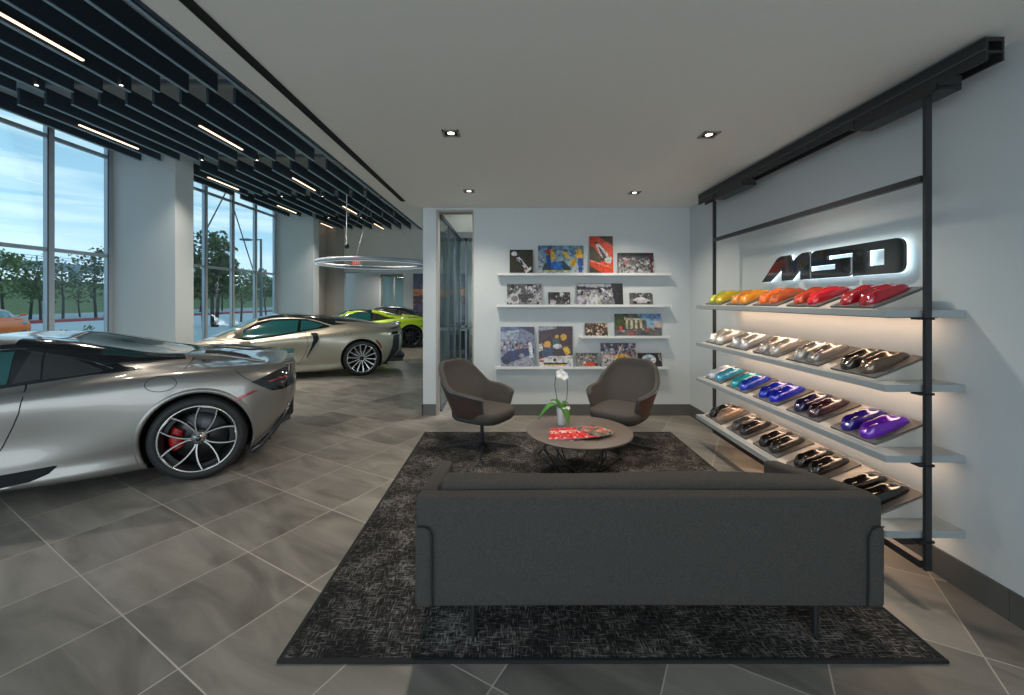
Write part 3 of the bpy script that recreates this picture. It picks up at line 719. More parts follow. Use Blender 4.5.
# speed-form paint samples
def pod_mesh():
    m=MB(); NX,NT=46,32; L_=.29; rows=[]
    for i in range(NX+1):
        t=i/NX; x=-L_/2+L_*t   # t=0 nose (towards the room)
        w=.050*(1-(abs(2*t-1.02))**4.5*.55)*(1 if t<.98 else .93)
        if t<.04: w*=.55+.45*math.sqrt(t/.04)
        if t>.97: w*=.6+.4*math.sqrt(max(0,(1-t)/.03))
        hh=.015+.045*math.sin(PI*min(1,max(0,(t*.92+.06)))**.85)**.9
        if t<.03: hh*=.5+.5*t/.03
        row=[]
        for j in range(NT+1):
            a=PI*j/NT; c=math.cos(a); s=math.sin(a)
            yy=math.copysign(abs(c)**.6,c)*w; zz=hh*(s**.62 if s>0 else 0)
            v=yy/.050
            # cabin in the middle, fender humps, hood channel
            cab=math.exp(-((t-.60)/.20)**2)*math.exp(-(v/.42)**4)*.015
            fen=math.exp(-((t-.22)/.12)**2)*(math.exp(-((abs(v)-.70)/.2)**2))*.012-math.exp(-((t-.27)/.11)**2)*math.exp(-(v/.34)**2)*.009
            rf=math.exp(-((t-.84)/.1)**2)*(math.exp(-((abs(v)-.70)/.2)**2))*.010-math.exp(-((t-.92)/.08)**2)*math.exp(-(v/.4)**2)*.006
            eye_=-.006*math.exp(-((t-.10)/.035)**2)*math.exp(-((abs(v)-.5)/.22)**2)
            side=-.004*math.exp(-((t-.55)/.13)**2) if 1<j<9 or NT-9<j<NT-1 else 0
            row.append((x,yy*(1+side*8),max(0,zz+(cab+fen+rf+eye_)*(s**.5 if s>0 else 0))))
        rows.append(row)
    m.grid(rows)
    m.add([r[0] for r in rows]+[r[-1] for r in rows],[(i,i+1,len(rows)+i+1,len(rows)+i) for i in range(len(rows)-1)])
    m.add(rows[0],[list(range(len(rows[0])))],0,True); m.add(rows[-1],[list(range(len(rows[-1])))],0,True)
    return m
podme=pod_mesh().mesh('speed_form',['paint_silver'])
bdm=MB(); bdm.rbox(-.156,-.162,0,.156,.162,.012,.003,2,smooth=False); bdme=bdm.mesh('board',['board'])
def P_(name,col,metal=.15,rough=.22): pmat('sample_'+name,col,rough,metal=metal,coat=1,noise=.05,scale=300)
rows_cols=[
 [('lime',(.42,.45,.02)),('yellow',(.62,.42,.01)),('amber orange',(.68,.22,.01)),('light orange',(.78,.27,.01)),('bright orange',(.80,.14,.008)),('burnt orange',(.50,.085,.015)),('red-orange',(.52,.045,.008)),('bright red',(.70,.008,.02)),('deep red',(.42,.006,.018)),('crimson',(.38,.006,.02))],
 [('cream white',(.78,.72,.63)),('off-white',(.74,.70,.63)),('light silver',(.55,.54,.53)),('pale silver',(.58,.56,.55)),('warm silver',(.50,.46,.42)),('pearl beige',(.54,.49,.43)),('soft grey',(.42,.40,.38)),('taupe grey',(.26,.23,.21)),('dark olive',(.045,.04,.03)),('bronze brown',(.13,.085,.055))],
 [('white',(.70,.74,.80)),('sky blue',(.04,.33,.50)),('turquoise',(.02,.38,.46)),('royal blue',(.01,.05,.50)),('cobalt blue',(.008,.03,.48)),('ultramarine',(.008,.02,.50)),('midnight navy',(.018,.012,.07)),('dark plum',(.05,.014,.025)),('indigo',(.03,.01,.22)),('violet',(.15,.015,.42))],
 [('jet black',(.012,.011,.01)),('copper',(.38,.24,.17)),('gunmetal',(.09,.085,.08)),('charcoal',(.02,.018,.017)),('black',(.02,.013,.012)),('graphite',(.035,.03,.027)),('black',(.014,.011,.01)),('black',(.012,.010,.009)),('black',(.012,.010,.009)),('black',(.012,.010,.009))]]
ordf=['first','second','third','fourth','fifth']
shn=['top','second','third','bottom']
ang=math.atan2(.125,.315)
for si,z in enumerate(SH):
    for bi in range(5):
        yc=4.37-.165-.426*bi
        M=Matrix.Translation((2.045,yc,z))@Matrix.Rotation(-ang,4,'Y')
        b_=bpy.data.objects.new('display_board',bdme); COL.objects.link(b_)
        b_.matrix_world=M@Matrix.Translation((.168,0,.001))
        tag(b_,'dark display board on the %s shelf, %s counted from the back wall'%(shn[si],ordf[bi]),'display board','boards under the paint samples')
        for k in (0,1):
            nm,col=rows_cols[si][bi*2+k]
            key='sample_'+nm.replace(' ','_').replace('-','_')+'_%d_%d'%(si,bi*2+k)
            pmat(key,col,.2,metal=.12 if si!=1 else .45,coat=1,noise=.05,scale=300)
            o=bpy.data.objects.new('speed_form',podme); COL.objects.link(o)
            o.matrix_world=M@Matrix.Translation((.166,.072-.140*k,.0135))@Matrix.Rotation(math.radians(3),4,'Z')
            o.material_slots[0].link='OBJECT'; o.material_slots[0].material=MATS[key]
            tag(o,'%s car-shaped sample, %s shelf, %s one on %s board from back wall'%(nm,shn[si],['far','near'][k],ordf[bi]),'paint sample','car-shaped paint samples on the rack')
# ------------------------------------------------------------------ illuminated letters on the wall
def sign():
    H=.215; s0=3.895; 
    r=thing('wall_sign','black backlit MSO letters on the right wall above the top shelf','sign',(WX,s0,1.715))
    # local: s runs towards the camera (-y), t up
    L3={'letter_m':[(0,0),(.22,.92),(.27,1),(.385,1),(.41,.70),(.50,.94),(.54,1),(.618,1),(.618,0),(.515,0),(.515,.45),(.40,0),(.285,0),(.285,.52),(.11,0)],
        'letter_s':[(.64,.0),(.985,0),(1.005,.05),(1.012,.14),(1.012,.62),(.80,.62),(.80,.75),(1.03,.75),(1.03,1),(.69,1),(.65,.95),(.638,.85),(.638,.45),(.88,.45),(.88,.28),(.64,.28)]}
    def oring(x0,x1,hx0,hx1,h0,h1):
        out=[(x0,1),(x0,0)]; 
        for k in range(7): a=-PI/2+k*PI/12; out.append((x1-.05+.05*math.cos(a),.24+.24*math.sin(a)))
        for k in range(7): a=k*PI/12; out.append((x1-.05+.05*math.cos(a),.76+.24*math.sin(a)))
        return out,[(hx0,h0),(hx0,h1),(hx1,h1),(hx1,h0)]
    def put(mb,poly,x0,x1,mi=0,ins=0):
        vs=[(x0,-a,b*H) for a,b in poly]+[(x1,-a,b*H) for a,b in poly]; n=len(poly)
        mb.add(vs,[list(range(n)),list(range(2*n-1,n-1,-1))]+[(i,n+i,n+(i+1)%n,(i+1)%n) for i in range(n)],mi)
    for nm,poly in L3.items():
        m=MB(); put(m,poly,-.058,-.038); m.obj(nm,'gloss_black',r)
        m=MB(); put(m,poly,-.034,-.020); m.obj('halo','halo',r)
    out,hole=oring(1.032,1.405,1.15,1.275,.27,.74)
    def ring(mb,x0,x1):
        key=out[:1]+[out[1]]+out[2:]  # outer ccw from top-left
        poly=[out[0]]+[hole[1],hole[0],hole[3],hole[2],hole[1]][0:0]
        n=len(out); vs=[]; 
        for x in (x0,x1): vs+=[(x,-a,b*H) for a,b in out]+[(x,-a,b*H) for a,b in hole]
        o2=n+4; fs=[]
        # faces split in strips: left, bottom, right, top
        for base in (0,o2):
            f=lambda *ix:[base+i for i in ix]
            H0,H1,H2,H3=n,n+1,n+2,n+3
            mid=2+7
            fs.append(f(0,1,H0,H1)); fs.append(f(1,*range(2,6),H3,H0)); fs.append(f(*range(5,mid+4),H2,H3)); fs.append(f(*range(mid+3,n),0,H1,H2))
        fs+=[(i,(i+1)%n,o2+(i+1)%n,o2+i) for i in range(n)]
        fs+=[(n+i,n+(i+1)%4,o2+n+(i+1)%4,o2+n+i) for i in range(4)]
        mb.add(vs,fs)
    m=MB(); ring(m,-.058,-.038); m.obj('letter_o','gloss_black',r)
    m=MB(); ring(m,-.034,-.020); m.obj('halo','halo',r)
sign()
# ------------------------------------------------------------------ picture ledges and prints
LEDGE=[(1.895,-.170,2.13),(1.478,-.177,2.13),(1.066,.93,2.11),(.66,-.197,2.09)]
for i,(z,x0,x1) in enumerate(LEDGE):
    m=MB(); m.box(0,-.115,-.022,x1-x0,0,0); m.box(0,-.115,0,x1-x0,-.108,.012); 
    o=m.obj('picture_ledge','white_lacquer',None,(x0,BY,z)); tag(o,'long white picture ledge on the back wall, %s of four from the top'%['first','second','third and shortest','fourth and lowest'][i],'shelf','white picture ledges'); bevel(o,.002)
def paint(W_,H_,ops,seed):
    rr=random.Random(seed); px=[[(.1,.1,.1)]*W_ for _ in range(H_)]
    def setp(x,y,c):
        if 0<=x<W_ and 0<=y<H_: px[y][x]=c
    for op in ops:
        k=op[0]
        if k=='g':
            for y in range(H_):
                t=y/(H_-1); c=tuple(a*(1-t)+b*t for a,b in zip(op[1],op[2]))
                for x in range(W_): px[y][x]=c
        elif k=='e':
            _,cx,cy,rx,ry,c=op
            for y in range(H_):
                for x in range(W_):
                    if (((x+.5)/W_-cx)/rx)**2+(((y+.5)/H_-cy)/ry)**2<=1: px[y][x]=c
        elif k=='p':
            P=op[1]; c=op[2]
            for y in range(H_):
                for x in range(W_):
                    X=(x+.5)/W_; Y=(y+.5)/H_; ins=False; j=len(P)-1
                    for i in range(len(P)):
                        if (P[i][1]>Y)!=(P[j][1]>Y) and X<(P[j][0]-P[i][0])*(Y-P[i][1])/(P[j][1]-P[i][1])+P[i][0]: ins=not ins
                        j=i
                    if ins: px[y][x]=c
        elif k=='n':
            _,x0,y0,x1,y1,pal,cnt,sz=op
            for _ in range(cnt):
                cx=rr.uniform(x0,x1)*W_; cy=rr.uniform(y0,y1)*H_; c=rr.choice(pal); a=rr.uniform(.4,1)*sz*W_; b=rr.uniform(.4,1)*sz*W_
                for y in range(int(cy-b),int(cy+b)+1):
                    for x in range(int(cx-a),int(cx+a)+1):
                        if ((x-cx)/a)**2+((y-cy)/b)**2<=1: setp(x,y,c)
    f=[[math.sin(rr.uniform(0,9)) for _ in range(W_//3+2)] for _ in range(H_//3+2)]
    return [[tuple(max(0,min(1,v*.72*(1+.38*f[y//3][(x+y%2)//3]+rr.uniform(-.3,.3)))) for v in px[y][x]) for x in range(W_)] for y in range(H_)]
def print_mesh(w,h_,px):
    H_=len(px); W_=len(px[0]); vs=[((x/W_-.5)*w,0,(1-y/H_)*h_) for y in range(H_+1) for x in range(W_+1)]
    fs=[(y*(W_+1)+x,(y+1)*(W_+1)+x,(y+1)*(W_+1)+x+1,y*(W_+1)+x+1) for y in range(H_) for x in range(W_)]
    me=bpy.data.meshes.new('print'); me.from_pydata(vs,[],fs); me.materials.append(MATS['print'])
    ca=me.color_attributes.new('col','FLOAT_COLOR','CORNER'); i=0
    for y in range(H_):
        for x in range(W_):
            for _ in range(4): ca.data[i].color=(*px[y][x],1); i+=1
    return me
def picture(px0,py0,px1,py1,ledge,ops,label,seed,W_=60):
    Y=BY-.07; s=Y/F; x0,x1=(px0-VX)*s,(px1-VX)*s; w=x1-x0; h_=(py1-py0)*s*1.05; H_=max(8,int(W_*h_/w))
    z=LEDGE[ledge][0]; lean=math.asin(min(.5,.035/h_))
    r=thing('framed_photo',label,'picture',((x0+x1)/2,BY-.055,z+.001),group='photo prints on the white ledges')
    r.rotation_euler=(-math.asin(min(.3,.045/h_)),0,0)
    m=MB(); m.box(-w/2,-.012,0.001,w/2,0,h_); m.obj('backing','black_metal',r)
    o=bpy.data.objects.new('print',print_mesh(w,h_,paint(W_,H_,ops,seed))); COL.objects.link(o); o.parent=r; o.location=(0,-.0135,.001)
    return r
GR=[(.02,.02,.022),(.10,.10,.11),(.28,.28,.29),(.5,.5,.52),(.05,.05,.055)]
yel=(.62,.40,.03); blu=(.02,.08,.35); sky=(.16,.30,.42); wht=(.6,.62,.65); blk=(.012,.012,.015); red=(.55,.03,.01)
picture(509.6,248.5,533,272,0,[('g',(.035,.03,.018),(.03,.027,.018)),('n',0,.2,1,.4,[(.05,.042,.025),(.028,.025,.016)],25,.08),('p',[(.30,.35),(.42,.30),(.80,.75),(.72,.90)],wht),('e',.20,.17,.13,.09,wht),('p',[(.62,.86),(.92,.70),(.96,.80),(.70,.98)],wht),('p',[(.42,.45),(.5,.42),(.6,.62),(.52,.66)],blk),('e',.35,.42,.06,.06,(.2,.2,.22)),('e',.7,.78,.05,.06,(.3,.05,.03))],'small photo of a white single-seater on dark track, leftmost on top ledge',1)
picture(538.5,244,584,271.5,0,[('g',(.12,.25,.38),(.40,.46,.50)),('n',0,0,1,.25,[(.05,.12,.28),(.2,.33,.42),(.1,.2,.3)],30,.07),('p',[(.08,.82),(.15,.62),(.55,.55),(.72,.80),(.70,.92),(.10,.95)],(.02,.05,.08)),('p',[(.28,.60),(.50,.55),(.55,.92),(.30,.95)],(.02,.15,.50)),('p',[(.10,.88),(.70,.86),(.70,.92),(.10,.94)],(.45,.42,.15)),('e',.22,.22,.05,.10,red),('p',[(.17,.35),(.27,.32),(.28,.75),(.19,.78)],(.01,.05,.22)),('p',[(.26,.22),(.36,.2),(.38,.5),(.27,.48)],yel),('e',.30,.18,.04,.07,(.6,.3,.05)),('p',[(.52,.2),(.62,.22),(.70,.45),(.58,.42)],yel),('p',[(.70,.5),(.82,.45),(.84,.75),(.72,.72)],yel),('p',[(.84,.12),(.97,.12),(.98,.45),(.84,.45)],yel),('p',[(.87,.45),(.98,.45),(.97,.95),(.88,.95)],blu)],'wide photo of yellow and blue clad pit crew around a blue racer, top ledge',2)
picture(590,235.6,613.5,272,0,[('g',(.60,.04,.01),(.62,.05,.012)),('p',[(.35,0),(1,0),(1,.25)],(.05,.035,.02)),('p',[(0,.25),(.2,.3),(.55,.6),(.4,.75),(0,.65)],(.06,.05,.025)),('p',[(.0,.78),(.6,1),(0,1)],(.05,.035,.02)),('p',[(.25,.22),(.40,.20),(.95,.58),(.90,.72),(.75,.74),(.45,.50)],(.50,.50,.50)),('p',[(.35,.28),(.45,.3),(.75,.58),(.6,.6)],(.04,.04,.05)),('e',.27,.17,.08,.04,(.1,.02,.02)),('e',.55,.62,.09,.05,(.03,.03,.03)),('e',.86,.50,.08,.05,(.6,.1,.05)),('p',[(.0,.62),(.95,.82),(.95,.86),(.0,.67)],(.7,.2,.12))],'tall bright red photo of a pale racing car, third on the top ledge',3)
picture(618.5,252.5,654.5,273,0,[('g',(.03,.03,.035),(.25,.24,.25)),('n',0,.25,1,.9,GR+[(.35,.33,.34)],110,.045),('p',[(0,0),(1,0),(1,.18),(0,.12)],(.03,.03,.035)),('p',[(.88,0),(.94,0),(.97,1),(.9,1)],(.1,.03,.04)),('e',.22,.45,.08,.12,(.4,.2,.19)),('n',.1,.8,.9,1,[(.4,.4,.4)],15,.05)],'dark garage crowd photo, rightmost on the top ledge',4)
picture(507,283,541.5,303.5,1,[('g',(.12,.12,.13),(.2,.2,.21)),('n',0,0,1,1,GR,150,.06),('e',.22,.7,.17,.25,(.45,.45,.47)),('e',.22,.7,.10,.15,(.18,.18,.19)),('e',.82,.68,.12,.24,(.35,.35,.37)),('p',[(.3,.5),(.75,.45),(.8,.65),(.35,.75)],(.06,.06,.065))],'black and white photo of a mechanic scene, leftmost on the second ledge',5)
picture(548.5,291,570.5,303.7,1,[('g',(.03,.03,.033),(.06,.06,.065)),('n',0,.1,1,1,GR,60,.06),('e',.22,.8,.13,.22,(.42,.42,.44)),('p',[(.52,0),(.68,0),(.66,.35),(.54,.35)],(.55,.55,.57)),('n',.5,.3,.9,.6,[(.02,.02,.02)],25,.05)],'smallest dark monochrome photo, second on the second ledge',6)
picture(577.5,283,623.5,304,1,[('g',(.30,.33,.36),(.14,.14,.15)),('p',[(0,.12),(.4,.2),(.75,.15),(.75,.3),(0,.3)],(.03,.03,.035)),('n',0,.3,.9,1,GR+[(.4,.4,.42)],90,.05),('p',[(.30,.45),(.42,.45),(.56,1),(.18,1)],(.48,.48,.5)),('p',[(.5,.2),(.55,.2),(.82,.62),(.72,.62)],(.55,.55,.57)),('p',[(.74,0),(1,0),(1,1),(.82,1)],(.025,.025,.03)),('p',[(.0,.6),(.2,.5),(.14,.95),(0,1)],(.42,.42,.45))],'wide black and white pit lane photo on the second ledge',7)
picture(630.5,292.5,653.5,304.5,1,[('g',(.08,.08,.085),(.16,.16,.17)),('n',0,0,1,.4,GR,30,.06),('p',[(.12,.55),(.5,.30),(.88,.62),(.85,.78),(.3,.85)],(.58,.58,.6)),('e',.22,.8,.08,.12,blk),('e',.8,.8,.08,.12,blk)],'small monochrome photo of a pale car, right end of the second ledge',8)
picture(585.5,323,608,335.5,2,[('g',(.04,.035,.025),(.03,.025,.02)),('n',0,0,1,1,[(.45,.33,.22),(.25,.14,.06),(.02,.02,.02),(.6,.5,.4),(.03,.03,.03),(.12,.05,.04)],80,.07)],'small brown-toned photo at the left of the short third ledge',9)
picture(615.5,314,662,335.5,2,[('g',(.14,.28,.50),(.3,.4,.45)),('p',[(0,0),(.45,0),(.66,.32),(.7,.75),(0,.75)],(.10,.11,.08)),('n',0,0,.25,.7,[(.03,.05,.02),(.06,.08,.03)],25,.07)]+[('p',[(.24+.1*k,.28),(.28+.1*k,.28),(.28+.1*k,.72),(.24+.1*k,.72)],(.50,.44,.30)) for k in range(4)]+[('p',[(.2,.15),(.6,.22),(.6,.3),(.2,.26)],(.42,.38,.28)),('p',[(.85,.35),(.98,.32),(1,.6),(.86,.6)],(.45,.36,.3)),('p',[(0,.72),(1,.62),(1,1),(0,1)],(.10,.11,.11)),('n',.1,.65,.9,.75,[(.4,.1,.08),(.3,.3,.3),(.05,.05,.05)],30,.03),('p',[(.2,.97),(.3,.82),(.42,.82),(.45,.97)],(.30,.08,.08)),('p',[(.45,.97),(.5,.8),(.6,.8),(.68,.97)],(.06,.07,.09)),('e',.12,.65,.05,.09,(.5,.08,.05))],'wide photo of a columned palace with racing cars on the third ledge',10)
picture(500.5,328,534.5,366,3,[('g',(.12,.15,.25),(.25,.27,.36)),('p',[(0,0),(.5,0),(.5,.1),(0,.28)],(.10,.14,.28)),('p',[(0,.12),(.6,.08),(.45,.32),(0,.34)],(.30,.34,.44)),('p',[(.55,0),(1,0),(1,.2)],(.03,.03,.06)),('n',0,.38,1,.62,[(.02,.02,.03),(.2,.25,.4),(.4,.42,.5),(.35,.1,.08),(.03,.05,.12)],90,.05),('p',[(.0,.8),(.2,.62),(.85,.52),(.9,.70),(.4,.86),(.1,.94)],(.015,.025,.10)),('e',.18,.88,.10,.06,blk),('e',.62,.72,.08,.05,(.25,.25,.28)),('p',[(.82,.4),(.92,.38),(.96,.75),(.86,.8)],(.55,.58,.65)),('p',[(.2,1),(.5,.85),(1,.75),(1,1)],(.26,.26,.33))],'large photo of a dark blue vintage racer in a pit, left on the lowest ledge',11)
picture(539,328,573,366.5,3,[('g',(.045,.02,.03),(.05,.025,.03)),('p',[(0,0),(.55,0),(.5,.06),(0,.12)],(.25,.28,.33)),('e',.25,.46,.11,.10,(.55,.28,.03)),('e',.53,.27,.06,.06,(.55,.35,.03)),('e',.73,.27,.09,.08,(.62,.36,.02)),('p',[(.1,.52),(.4,.52),(.42,.72),(.1,.76)],(.03,.06,.14)),('p',[(.42,.30),(.6,.3),(.6,.55),(.42,.55)],(.04,.10,.09)),('p',[(.68,.52),(.85,.5),(.95,.65),(.8,.72)],(.6,.38,.03)),('e',.55,.5,.14,.06,(.50,.52,.58)),('p',[(.0,.45),(.1,.42),(.12,.6),(0,.62)],(.55,.5,.45)),('p',[(0,.82),(.3,.74),(1,.72),(1,1),(0,1)],(.52,.52,.50)),('p',[(.15,.90),(.85,.90),(.85,.945),(.15,.945)],(.02,.02,.02)),('p',[(.15,.945),(.85,.945),(.8,.975),(.2,.975)],(.65,.40,.04)),('e',.08,.86,.07,.03,(.55,.12,.05)),('e',.9,.93,.06,.04,(.3,.4,.55)),('e',.47,.83,.05,.03,blk)],'large photo of yellow clad mechanics over a white racer, lowest ledge',12)
picture(576.5,354,599,367,3,[('g',(.10,.09,.08),(.2,.2,.2)),('n',0,0,1,.6,[(.3,.3,.32),(.05,.06,.05),(.25,.2,.18),(.02,.02,.02)],50,.06),('p',[(.2,.75),(.5,.6),(.95,.75),(.9,.95),(.45,.95)],(.50,.05,.02)),('e',.35,.7,.08,.1,(.55,.5,.5)),('e',.9,.85,.05,.1,blk)],'small photo of a red and white racer low on the lowest ledge',13)
picture(601.5,345,636.5,367.5,3,[('g',(.06,.07,.14),(.35,.35,.36)),('n',0,0,1,.55,[(.02,.03,.10),(.35,.38,.5),(.05,.05,.08),(.3,.15,.06),(.02,.02,.03),(.5,.5,.52)],90,.05),('p',[(.38,.5),(.6,.45),(1,.7),(1,.8),(.42,.85)],(.62,.33,.03)),('p',[(.05,.5),(.35,.5),(.38,.75),(.05,.78)],(.48,.44,.43)),('n',.1,.7,1,.9,[(.02,.02,.02),(.5,.5,.5)],20,.04)],'medium photo of a yellow racer among people, lowest ledge behind the right chair',14)
picture(639,354.5,662.5,367.5,3,[('g',(.008,.008,.01),(.01,.01,.012)),('e',.45,.5,.30,.38,(.42,.52,.60)),('e',.45,.5,.16,.2,(.1,.3,.45)),('e',.5,.5,.05,.12,(.45,.08,.05)),('e',.62,.55,.1,.2,(.55,.58,.6)),('p',[(.85,.1),(.95,.1),(.98,.6),(.9,.6)],(.25,.25,.27))],'small black photo with a pale round shape, right end of the lowest ledge',15)
m=MB(); m.cyl((0,0,0),(.145,.0,.30),.005,n=8); pmat('reflection_copper',(.75,.52,.42),.3,metal=.3)  # light reflection modelled as an added thin copper-toned shape
o=m.obj('reflection_streak','reflection_copper',None,((611.5-VX)*(BY-.10)/F,BY-.098,.661)); tag(o,'slender copper streak standing for a light reflection, slanting before a photo on the lowest ledge','rod')  # no real rod: added shape standing for a light reflection

r_=thing('wall_mural','large sunset skyline mural on the far showroom wall','mural',((mx0+mx1)/2,FY-.02,mz0))
m=MB(); m.box(-mw/2,-.01,0,mw/2,.018,mh); m.obj('panel','black_metal',r_)
o=bpy.data.objects.new('print',print_mesh(mw,mh,paint(60,60,mur,5))); COL.objects.link(o); o.parent=r_; o.location=(0,-.013,0)
# exit sign
r_=thing('exit_sign','small red lit exit sign on the far wall above the opening','exit sign',((357-VX)/F*FY,FY,EYE+37*FY/F))
m=MB(); m.rbox(-.19,-.06,-.11,.19,0,.11,.01,2); m.obj('housing','white_lacquer',r_)
def strokes(m,x,polys):
    for a,b_,c,d in polys: m.box(x+a,-.064,b_,x+c,-.060,d)
for k,(nm,st) in enumerate((('letter_e',[(0,-.07,.014,.07),(0,.056,.055,.07),(0,-.007,.05,.007),(0,-.07,.055,-.056)]),('letter_x',None),('letter_i',[(.02,-.07,.034,.07)]),('letter_t',[(0,.056,.06,.07),(.023,-.07,.037,.07)]))):
    m=MB(); x=-.15+.08*k
    if st: strokes(m,x,st)
    else:
        for s in (1,-1): m.add([(x,-.064,-.07*s),(x+.016,-.064,-.07*s),(x+.06,-.064,.07*s),(x+.044,-.064,.07*s)],[(0,1,2,3)])
    m.obj(nm,'exit_red',r_)
# ring pendant
r_=thing('ring_pendant','large thin silver ring lamp hanging over the far cars','pendant lamp',(-4.33,13.2,2.7))
m=MB(); m.lathe([(1.66,-.05),(1.70,-.05),(1.70,.06),(1.66,.06),(1.66,-.05)],96); m.obj('ring','alu',r_)
m=MB(); m.lathe([(1.663,-.055),(1.697,-.055),(1.697,-.05)],96); m.obj('diffuser','ring_glow',r_)
for a in (.6,2.7,4.75):
    m=MB(); m.cyl((1.68*math.cos(a),1.68*math.sin(a),.06),(0.0,0.0,SZ-2.7-.05),.004,n=6); m.obj('suspension_wire','alu',r_)
m=MB(); m.lathe([(0,SZ-2.7-.06),(.08,SZ-2.7-.06),(.08,SZ-2.701)],20); m.obj('canopy','alu',r_)
# drop rod with a small camera dome
r_=thing('security_camera','small dark camera on a thin drop rod before the far wall','camera',((346.7-VX)/F*12.2,12.2,EYE+54*12.2/F))
m=MB(); m.cyl((0,0,.05),(0,0,SZ-(EYE+54*12.2/F)),.014,n=10); m.obj('rod','white_lacquer',r_)
m=MB(); m.lathe([(0,-.08),(.04,-.07),(.07,-.03),(.075,.03),(.05,.06),(0,.06)],24); m.obj('dome','black_metal',r_)
# reception desk seen through the partition glass
r_=thing('desk','white topped desk in the showroom seen through the partition glass','desk',(-1.58,11.6,0))
m=MB(); m.rbox(-.42,-.4,.72,.42,.4,.76,.006,2,smooth=False); m.obj('top','white_lacquer',r_)
for x in (-.40,.36): m=MB(); m.box(x,-.36,0,x+.04,.36,.72); m.obj('side_panel','black_metal',r_)
m=MB(); m.box(-.36,.30,.12,.36,.33,.72); m.obj('modesty_panel','black_metal',r_)
# ------------------------------------------------------------------ cars (x forward, +y left side, rear axle at x=0)
ST720=[ # x, then (y,z) x9 : bottom centre, bottom edge, sill, widest, shoulder, inner shoulder, cantrail, roof, roof centre
(-.71,[(0,.58),(.45,.58),(.55,.59),(.60,.62),(.62,.66),(.58,.69),(.45,.70),(.25,.70),(0,.70)]),
(-.69,[(0,.55),(.60,.55),(.70,.57),(.75,.61),(.76,.69),(.70,.725),(.5,.73),(.3,.73),(0,.73)]),
(-.655,[(0,.47),(.68,.48),(.79,.52),(.845,.60),(.85,.745),(.77,.83),(.50,.85),(.28,.855),(0,.855)]),
(-.61,[(0,.39),(.70,.40),(.84,.46),(.885,.59),(.885,.77),(.79,.865),(.52,.885),(.28,.89),(0,.89)]),
(-.52,[(0,.27),(.74,.29),(.89,.38),(.935,.58),(.91,.81),(.81,.885),(.52,.90),(.28,.905),(0,.905)]),
(-.35,[(0,.15),(.80,.16),(.945,.32),(.985,.57),(.945,.835),(.82,.90),(.55,.905),(.28,.92),(0,.925)]),
(0,[(0,.12),(.82,.13),(.955,.32),(.995,.56),(.955,.84),(.82,.905),(.58,.92),(.30,.97),(0,.985)]),
(.35,[(0,.12),(.84,.12),(.95,.30),(.975,.54),(.935,.825),(.79,.895),(.63,.935),(.46,1.0),(0,.99)]),
(.7,[(0,.12),(.87,.115),(.935,.27),(.935,.47),(.915,.78),(.77,.875),(.65,.98),(.48,1.085),(0,1.02)]),
(1.05,[(0,.12),(.87,.115),(.93,.25),(.90,.44),(.90,.74),(.77,.86),(.63,1.06),(.46,1.16),(0,1.12)]),
(1.5,[(0,.12),(.86,.115),(.92,.24),(.895,.45),(.885,.71),(.77,.82),(.60,1.11),(.40,1.185),(0,1.2)]),
(1.9,[(0,.12),(.86,.12),(.925,.26),(.91,.47),(.875,.70),(.77,.79),(.63,1.03),(.42,1.12),(0,1.14)]),
(2.25,[(0,.12),(.85,.12),(.93,.30),(.95,.50),(.89,.70),(.77,.77),(.66,.88),(.42,.965),(0,.99)]),
(2.67,[(0,.12),(.83,.13),(.93,.32),(.965,.52),(.90,.73),(.76,.755),(.6,.75),(.35,.79),(0,.80)]),
(3.05,[(0,.12),(.80,.13),(.90,.28),(.935,.46),(.86,.64),(.72,.66),(.55,.645),(.3,.655),(0,.66)]),
(3.4,[(0,.12),(.74,.13),(.82,.24),(.85,.38),(.78,.52),(.66,.55),(.5,.54),(.3,.545),(0,.55)]),
(3.62,[(0,.14),(.55,.15),(.62,.22),(.64,.32),(.60,.41),(.5,.44),(.4,.44),(.2,.45),(0,.46)]),
(3.70,[(0,.2),(.3,.2),(.36,.25),(.38,.31),(.36,.36),(.3,.38),(.2,.38),(.1,.39),(0,.39)])]
